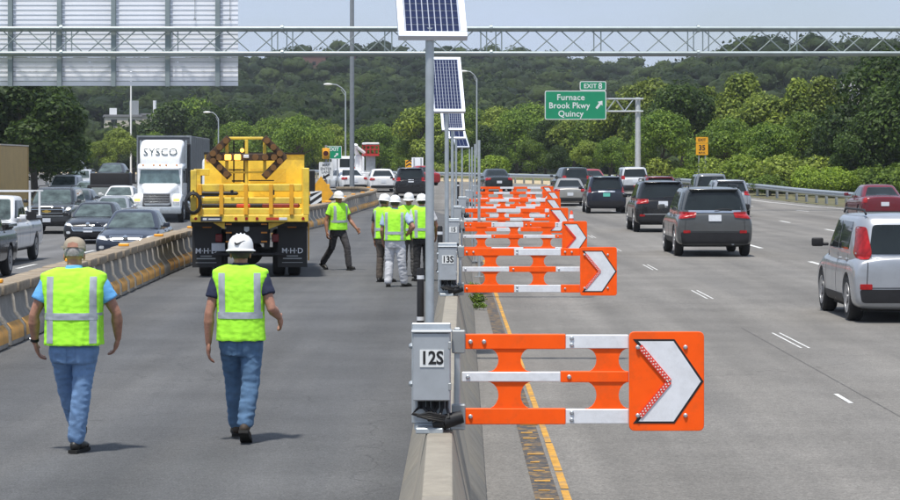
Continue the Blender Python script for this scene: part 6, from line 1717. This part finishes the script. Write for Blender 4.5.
    for sg in (-1, 1):
        for sx in (-1, 1):
            x0 = hp.x + sx * xo; x1 = ch.x + sx * xo * 1.0
            patch(bv, [(x0 - tw, (vz0 + .02) if look.get('full_tape', True) else bz), (x0 + tw, (vz0 + .02) if look.get('full_tape', True) else bz), (x1 + tw, top - .012), (x1 - tw, top - .012)], 'y', sg, .004, 0, 5, .006, 'reflective_strip', M_TAPE, vo, far=1.5, tol=.13)
        patch(bv, [(hp.x - .205 * vb, bz - tw), (hp.x + .205 * vb, bz - tw), (hp.x + .205 * vb, bz + tw), (hp.x - .205 * vb, bz + tw)], 'y', sg, .0055, 0, 5, .006, 'reflective_strip', M_TAPE, vo, far=1.5, tol=.16)
    # ---- boots
    for i in range(2):
        fd = Vector(J.get('foot', ((0, 1, 0), (0, 1, 0)))[i]).normalized(); a = an[i]; bt = MB()
        pitch = fd.z; flat = Vector((fd.x, fd.y, 0)).normalized()
        upb = (Vector((0, 0, 1)) - fd * fd.z).normalized(); side = fd.cross(upb)
        q = Matrix((side, fd, upb)).transposed()
        hb_ = a - upb * .03
        bt.ell(hb_ - upb * .015 - fd * .02, (.042, .060, .05), 12, 8, q); bt.ell(hb_ + fd * .10 - upb * .025, (.048, .105, .042), 14, 8, q); bt.ell(hb_ + fd * .165 - upb * .03, (.046, .055, .034), 12, 8, q); bt.cyl(a - upb * .04, a + (kn[i] - a).normalized() * .08, .048, .05, 12)
        me = blob(bt, .011, 2); me.materials.append(look.get('boots', M_BOOT)); bo = link(bpy.data.objects.new('boot', me), t)
        out = [(-.040, -.075), (.040, -.075), (.043, .06), (.052, .12), (.045, .20), (.0, .225), (-.045, .20), (-.052, .12), (-.043, .06)]
        MB().prism(out, lambda p, q_, e: tuple(hb_ + side * p + fd * q_ + upb * e), -.072, -.046).build('sole', M_UNDER, bo)
    # ---- head wear
    if look.get('cap'):
        cp = empty('cap', H_(0, -.005, .045)); cp.parent = t; cp.rotation_euler = rt.to_euler()
        n = 22; rings = []
        for z, f in ((0, 1.0), (.03, 1.0), (.06, .93), (.085, .75), (.10, .45), (.105, .08)):
            rings.append([Vector((.092 * f * math.cos(2 * PI * k / n), .112 * f * math.sin(2 * PI * k / n) - .004, z)) for k in range(n)])
        MB().loft(rings).build('crown', look['cap'], cp, smooth=60)
        MB().loft([[Vector((.080 * math.sin(a) * s_, .095 * 1.0 * math.cos(a) * s2 + .0, .006 - .02 * (s_ > .9) * abs(math.sin(a)) + dz)) for a in [(-1.2 + 2.4 * k / 12) for k in range(13)]] for s_, s2, dz in ((.8, .9, 0), (.92, 1.9, -.008), (.92, 1.9, -.014), (.8, .9, -.008))], caps=False, closed=False).build('peak', look['cap'], cp)
        MB().prism([(-.045, .002), (.045, .002), (.040, .034), (.0, .046), (-.040, .034)], XZ, -.120, -.09).build('strap_opening', look.get('cap_gap', M_DARK), cp)
        MB().box(-.095, .095, -.118, -.112, .0, .012).build('strap', M_CONC, cp)
    else:
        ht = empty('hard_hat', H_(0, -.008, .050)); ht.parent = t; ht.rotation_euler = rt.to_euler()
        n = 28; rings = []
        for z, f in ((-.022, 1.06), (0, 1.05), (.035, 1.02), (.07, .90), (.098, .66), (.112, .36), (.116, .06)):
            rings.append([Vector((.104 * f * math.cos(2 * PI * k / n), .126 * f * math.sin(2 * PI * k / n), z)) for k in range(n)])
        MB().loft(rings).build('shell', M_HAT, ht, smooth=60)
        br = []
        for s_, z in ((1.02, -.012), (1.20, -.026), (1.205, -.032), (1.0, -.022)):
            br.append([Vector((.106 * s_ * math.cos(2 * PI * k / n), (.128 + (.028 * max(0, math.sin(2 * PI * k / n)) ** 2 if s_ > 1.1 else 0)) * s_ * math.sin(2 * PI * k / n), z)) for k in range(n)])
        MB().loft(br, caps=False).build('brim', M_HAT, ht, smooth=60)
        for x in (-.032, 0, .032): MB().tube([(x, -.118, .03), (x, -.085, .092), (x, 0, .119 - abs(x) * .15), (x, .085, .092), (x, .118, .03)], .0075, 6).build('ridge', M_HAT, ht)
        if look.get('mark'):
            MB().lathe((0, 0, 0), [(.108, -.052), (.109, -.024), (.104, -.022)], 24).build('headband', M_DARK, ht).scale = (1, 1.2, 1)
            pts = [(-.042, .048), (-.030, .036), (-.018, .034), (.048, .062), (-.012, .020), (-.032, .018), (-.044, .030)]
            dome = BVHTree.FromPolygons([vv for r_ in rings for vv in r_], [(i * n + k, i * n + (k + 1) % n, (i + 1) * n + (k + 1) % n, (i + 1) * n + k) for i in range(len(rings) - 1) for k in range(n)])
            patch(dome, [(p[0] * 1.0, p[1]) for p in pts], 'y', -1, .012, 0, 0, .004, 'mark', M_BLACK, ht, far=1)
    return t

PG = 'road workers in lime vests'
# 1: the man in the cap, walking away at the left
d = 20.5
pm = person('man in tan cap, light blue polo, jeans and lime vest walking away at left', (X(74, d), d, 0), 0,
       dict(hip=(0, 0, .90), chest=(0, -.01, 1.335), neck=(.0, 0, 1.51), head=(0, .035, 1.615), nod=R(-12),
            elbow=((-.325, -.02, 1.13), (.345, .03, 1.14)), wrist=((-.33, .06, .905), (.345, .12, .93)), knee=((-.085, .18, .50), (.065, -.02, .50)), ankle=((-.03, .42, .17), (.02, -.02, .105)),
            foot=((0, 1, .25), (.25, 1, 0)), handdir=((.25, .1, -.2), (-.35, .2, -.3)), curl=.55, seed=2),
       dict(build=1.18, vest=1.24, hem=.885, band=1.125, shirt=cloth('light_blue', (.13, .40, .75)), trousers=denim('blue', (.155, .27, .47)), leg=1.02, skin=M_SKIN, hair=mat('grey_hair', (.30, .29, .28), .8, var=.25, scale=60), hairline=-.02,
            cap=cloth('tan', (.34, .29, .22)), cap_gap=M_SKIN, boots=M_BOOT), PG, .010)
# watch on his left wrist
_a, _b = Vector((-.325, -.02, 1.13)), Vector((-.33, .06, .905)); _w = _a.lerp(_b, .93); _dr = (_b - _a).normalized()
MB().cyl(_w - _dr * .011, _w + _dr * .011, .0345, n=18).build('watch_strap', M_DARK, pm); MB().ell(_w + Vector((-.034, -.004, 0)), (.007, .017, .017), 10, 8).build('watch_face', M_CHROME, pm)
# 2: the man with the white hard hat
d = 21.3
person('man in white hard hat with a black tick, navy shirt and jeans walking away', (X(241, d), d, 0), 0,
       dict(hip=(0, 0, .90), chest=(-.005, 0, 1.33), neck=(-.005, .01, 1.50), head=(-.005, .03, 1.605), nod=R(-3),
            elbow=((-.265, -.06, 1.10), (.265, -.07, 1.14)), wrist=((-.275, -.02, .845), (.315, .12, 1.055)), knee=((-.075, .16, .50), (.085, -.03, .50)), ankle=((-.065, .32, .125), (.045, -.14, .16)),
            foot=((-.1, 1, .1), (.05, .9, -.45)), handdir=((.0, .1, -.2), (0, .2, -.5)), curl=.55, seed=5),
       dict(build=1.0, vest=1.06, hem=.865, band=1.085, full_tape=False, shirt=cloth('navy', (.012, .018, .05)), trousers=denim('mid_blue', (.085, .165, .285)), leg=1.0, skin=M_SKIN, hair=mat('dark_hair', (.05, .04, .035), .8, var=.25, scale=60),
            mark=True, boots=M_BOOTB), PG, .010)
# 3: the man walking towards the camera
d = 56.5
person('man in white hard hat and dark trousers striding alone towards the camera', (X(338, d), d, 0), PI + .62,
       dict(hip=(0, 0, .92), chest=(0, .0, 1.34), neck=(0, .01, 1.51), head=(0, .03, 1.62), nod=R(-4), elbow=((-.30, .04, 1.12), (.29, -.05, 1.11)), wrist=((-.36, .22, .93), (.31, .02, .85)),
            knee=((-.10, .22, .52), (.09, -.12, .50)), ankle=((-.10, .30, .10), (.11, -.45, .17)), foot=((0, 1, .12), (.0, .9, -.4)), curl=.9, seed=9),
       dict(build=1.06, vest=1.10, hem=.90, band=1.10, shirt=cloth('lime_shirt', (.42, .95, .055)), sleeve=.6, trousers=cloth('charcoal', (.035, .033, .036)), skin=M_SKIN_T, hair=mat('dark_hair', (.05, .04, .035)), full_tape=False), PG, .014)
# 4-7: the group talking beside the pole
def still(**k):
    j = dict(hip=(0, 0, .92), chest=(0, 0, 1.34), neck=(0, .01, 1.51), head=(0, .03, 1.62), elbow=((-.25, -.02, 1.09), (.25, -.02, 1.09)), wrist=((-.26, .05, .85), (.26, .05, .85)), knee=((-.10, .02, .50), (.10, .02, .50)), ankle=((-.11, 0, .09), (.11, 0, .09)), foot=((-.15, 1, 0), (.15, 1, 0)), curl=.6)
    j.update(k); return j
person('man in brown trousers and dark shirt, leftmost of the group by the pole', (X(384, 50.6), 50.6, 0), -.55, still(seed=11, nod=R(-8), turn=-.2),
       dict(build=1.0, hem=.88, band=1.07, shirt=cloth('black', (.02, .02, .022)), sleeve=.6, trousers=cloth('brown', (.10, .08, .065)), skin=M_SKIN_T, hair=mat('dark_hair', (.05, .04, .035))), PG, .014)
person('man in white trousers and pale blue shirt with a hand on his hip', (X(395, 48.6), 48.6, 0), -.1, still(seed=12, nod=R(-6), elbow=((-.25, -.03, 1.10), (.37, -.10, 1.17)), wrist=((-.25, .10, .90), (.215, .06, 1.00)), handdir=((0, 0, 0), (-.6, .5, -.2)), knee=((-.11, .03, .50), (.13, 0, .50)), ankle=((-.13, -.03, .09), (.17, .08, .09)), foot=((-.1, 1, 0), (.5, .8, 0))),
       dict(build=1.06, vest=1.08, hem=.90, band=1.05, shirt=cloth('pale_blue', (.36, .46, .62)), sleeve=.75, trousers=cloth('white', (.58, .59, .62)), leg=1.12, skin=M_SKIN, hair=mat('dark_hair', (.05, .04, .035))), PG, .014)
person('man facing the camera at the back of the group, in grey trousers', (X(409, 53.2), 53.2, 0), PI - .1, still(seed=13, nod=R(-8)),
       dict(build=1.02, vest=1.04, hem=.78, band=1.0, shirt=cloth('lime_shirt', (.42, .95, .055)), sleeve=.6, trousers=cloth('grey_brown', (.09, .085, .08)), skin=M_SKIN_T, hair=mat('dark_hair', (.05, .04, .035)), full_tape=False), PG, .014)
person('man in black trousers and white shirt, rightmost of the group, half behind the pole', (X(422, 51.0), 51.0, 0), .25, still(seed=14, nod=R(-4), elbow=((-.25, -.03, 1.10), (.31, .0, 1.10)), wrist=((-.2, .12, .93), (.33, .14, .92))),
       dict(build=1.08, vest=1.08, hem=.87, band=1.06, shirt=cloth('white_shirt', (.6, .6, .62)), sleeve=.62, trousers=cloth('black', (.02, .02, .022)), skin=M_SKIN_T, hair=mat('black_hair', (.012, .011, .011))), PG, .014)
# ------------------------------------------------------------------ summer haze: even, thin air round the whole place
hz = MB().box(-4200, 4200, -400, 5200, -6, 72).build('haze', None, smooth=None)
hm = bpy.data.materials.new('haze_air'); hm.use_nodes = True
hn, hl = hm.node_tree.nodes, hm.node_tree.links; hn.clear()
ho = hn.new('ShaderNodeOutputMaterial'); hv = hn.new('ShaderNodeVolumePrincipled')
hv.inputs['Color'].default_value = (0.86, 0.92, 1.0, 1); hv.inputs['Density'].default_value = 0.00016; hv.inputs['Anisotropy'].default_value = 0.2
hl.new(hv.outputs[0], ho.inputs['Volume'])
hz.data.materials.append(hm)
tag(hz, 'thin bluish summer haze over the distant hills', 'haze', kind='stuff')

bpy.data.scenes.remove(BENCH)
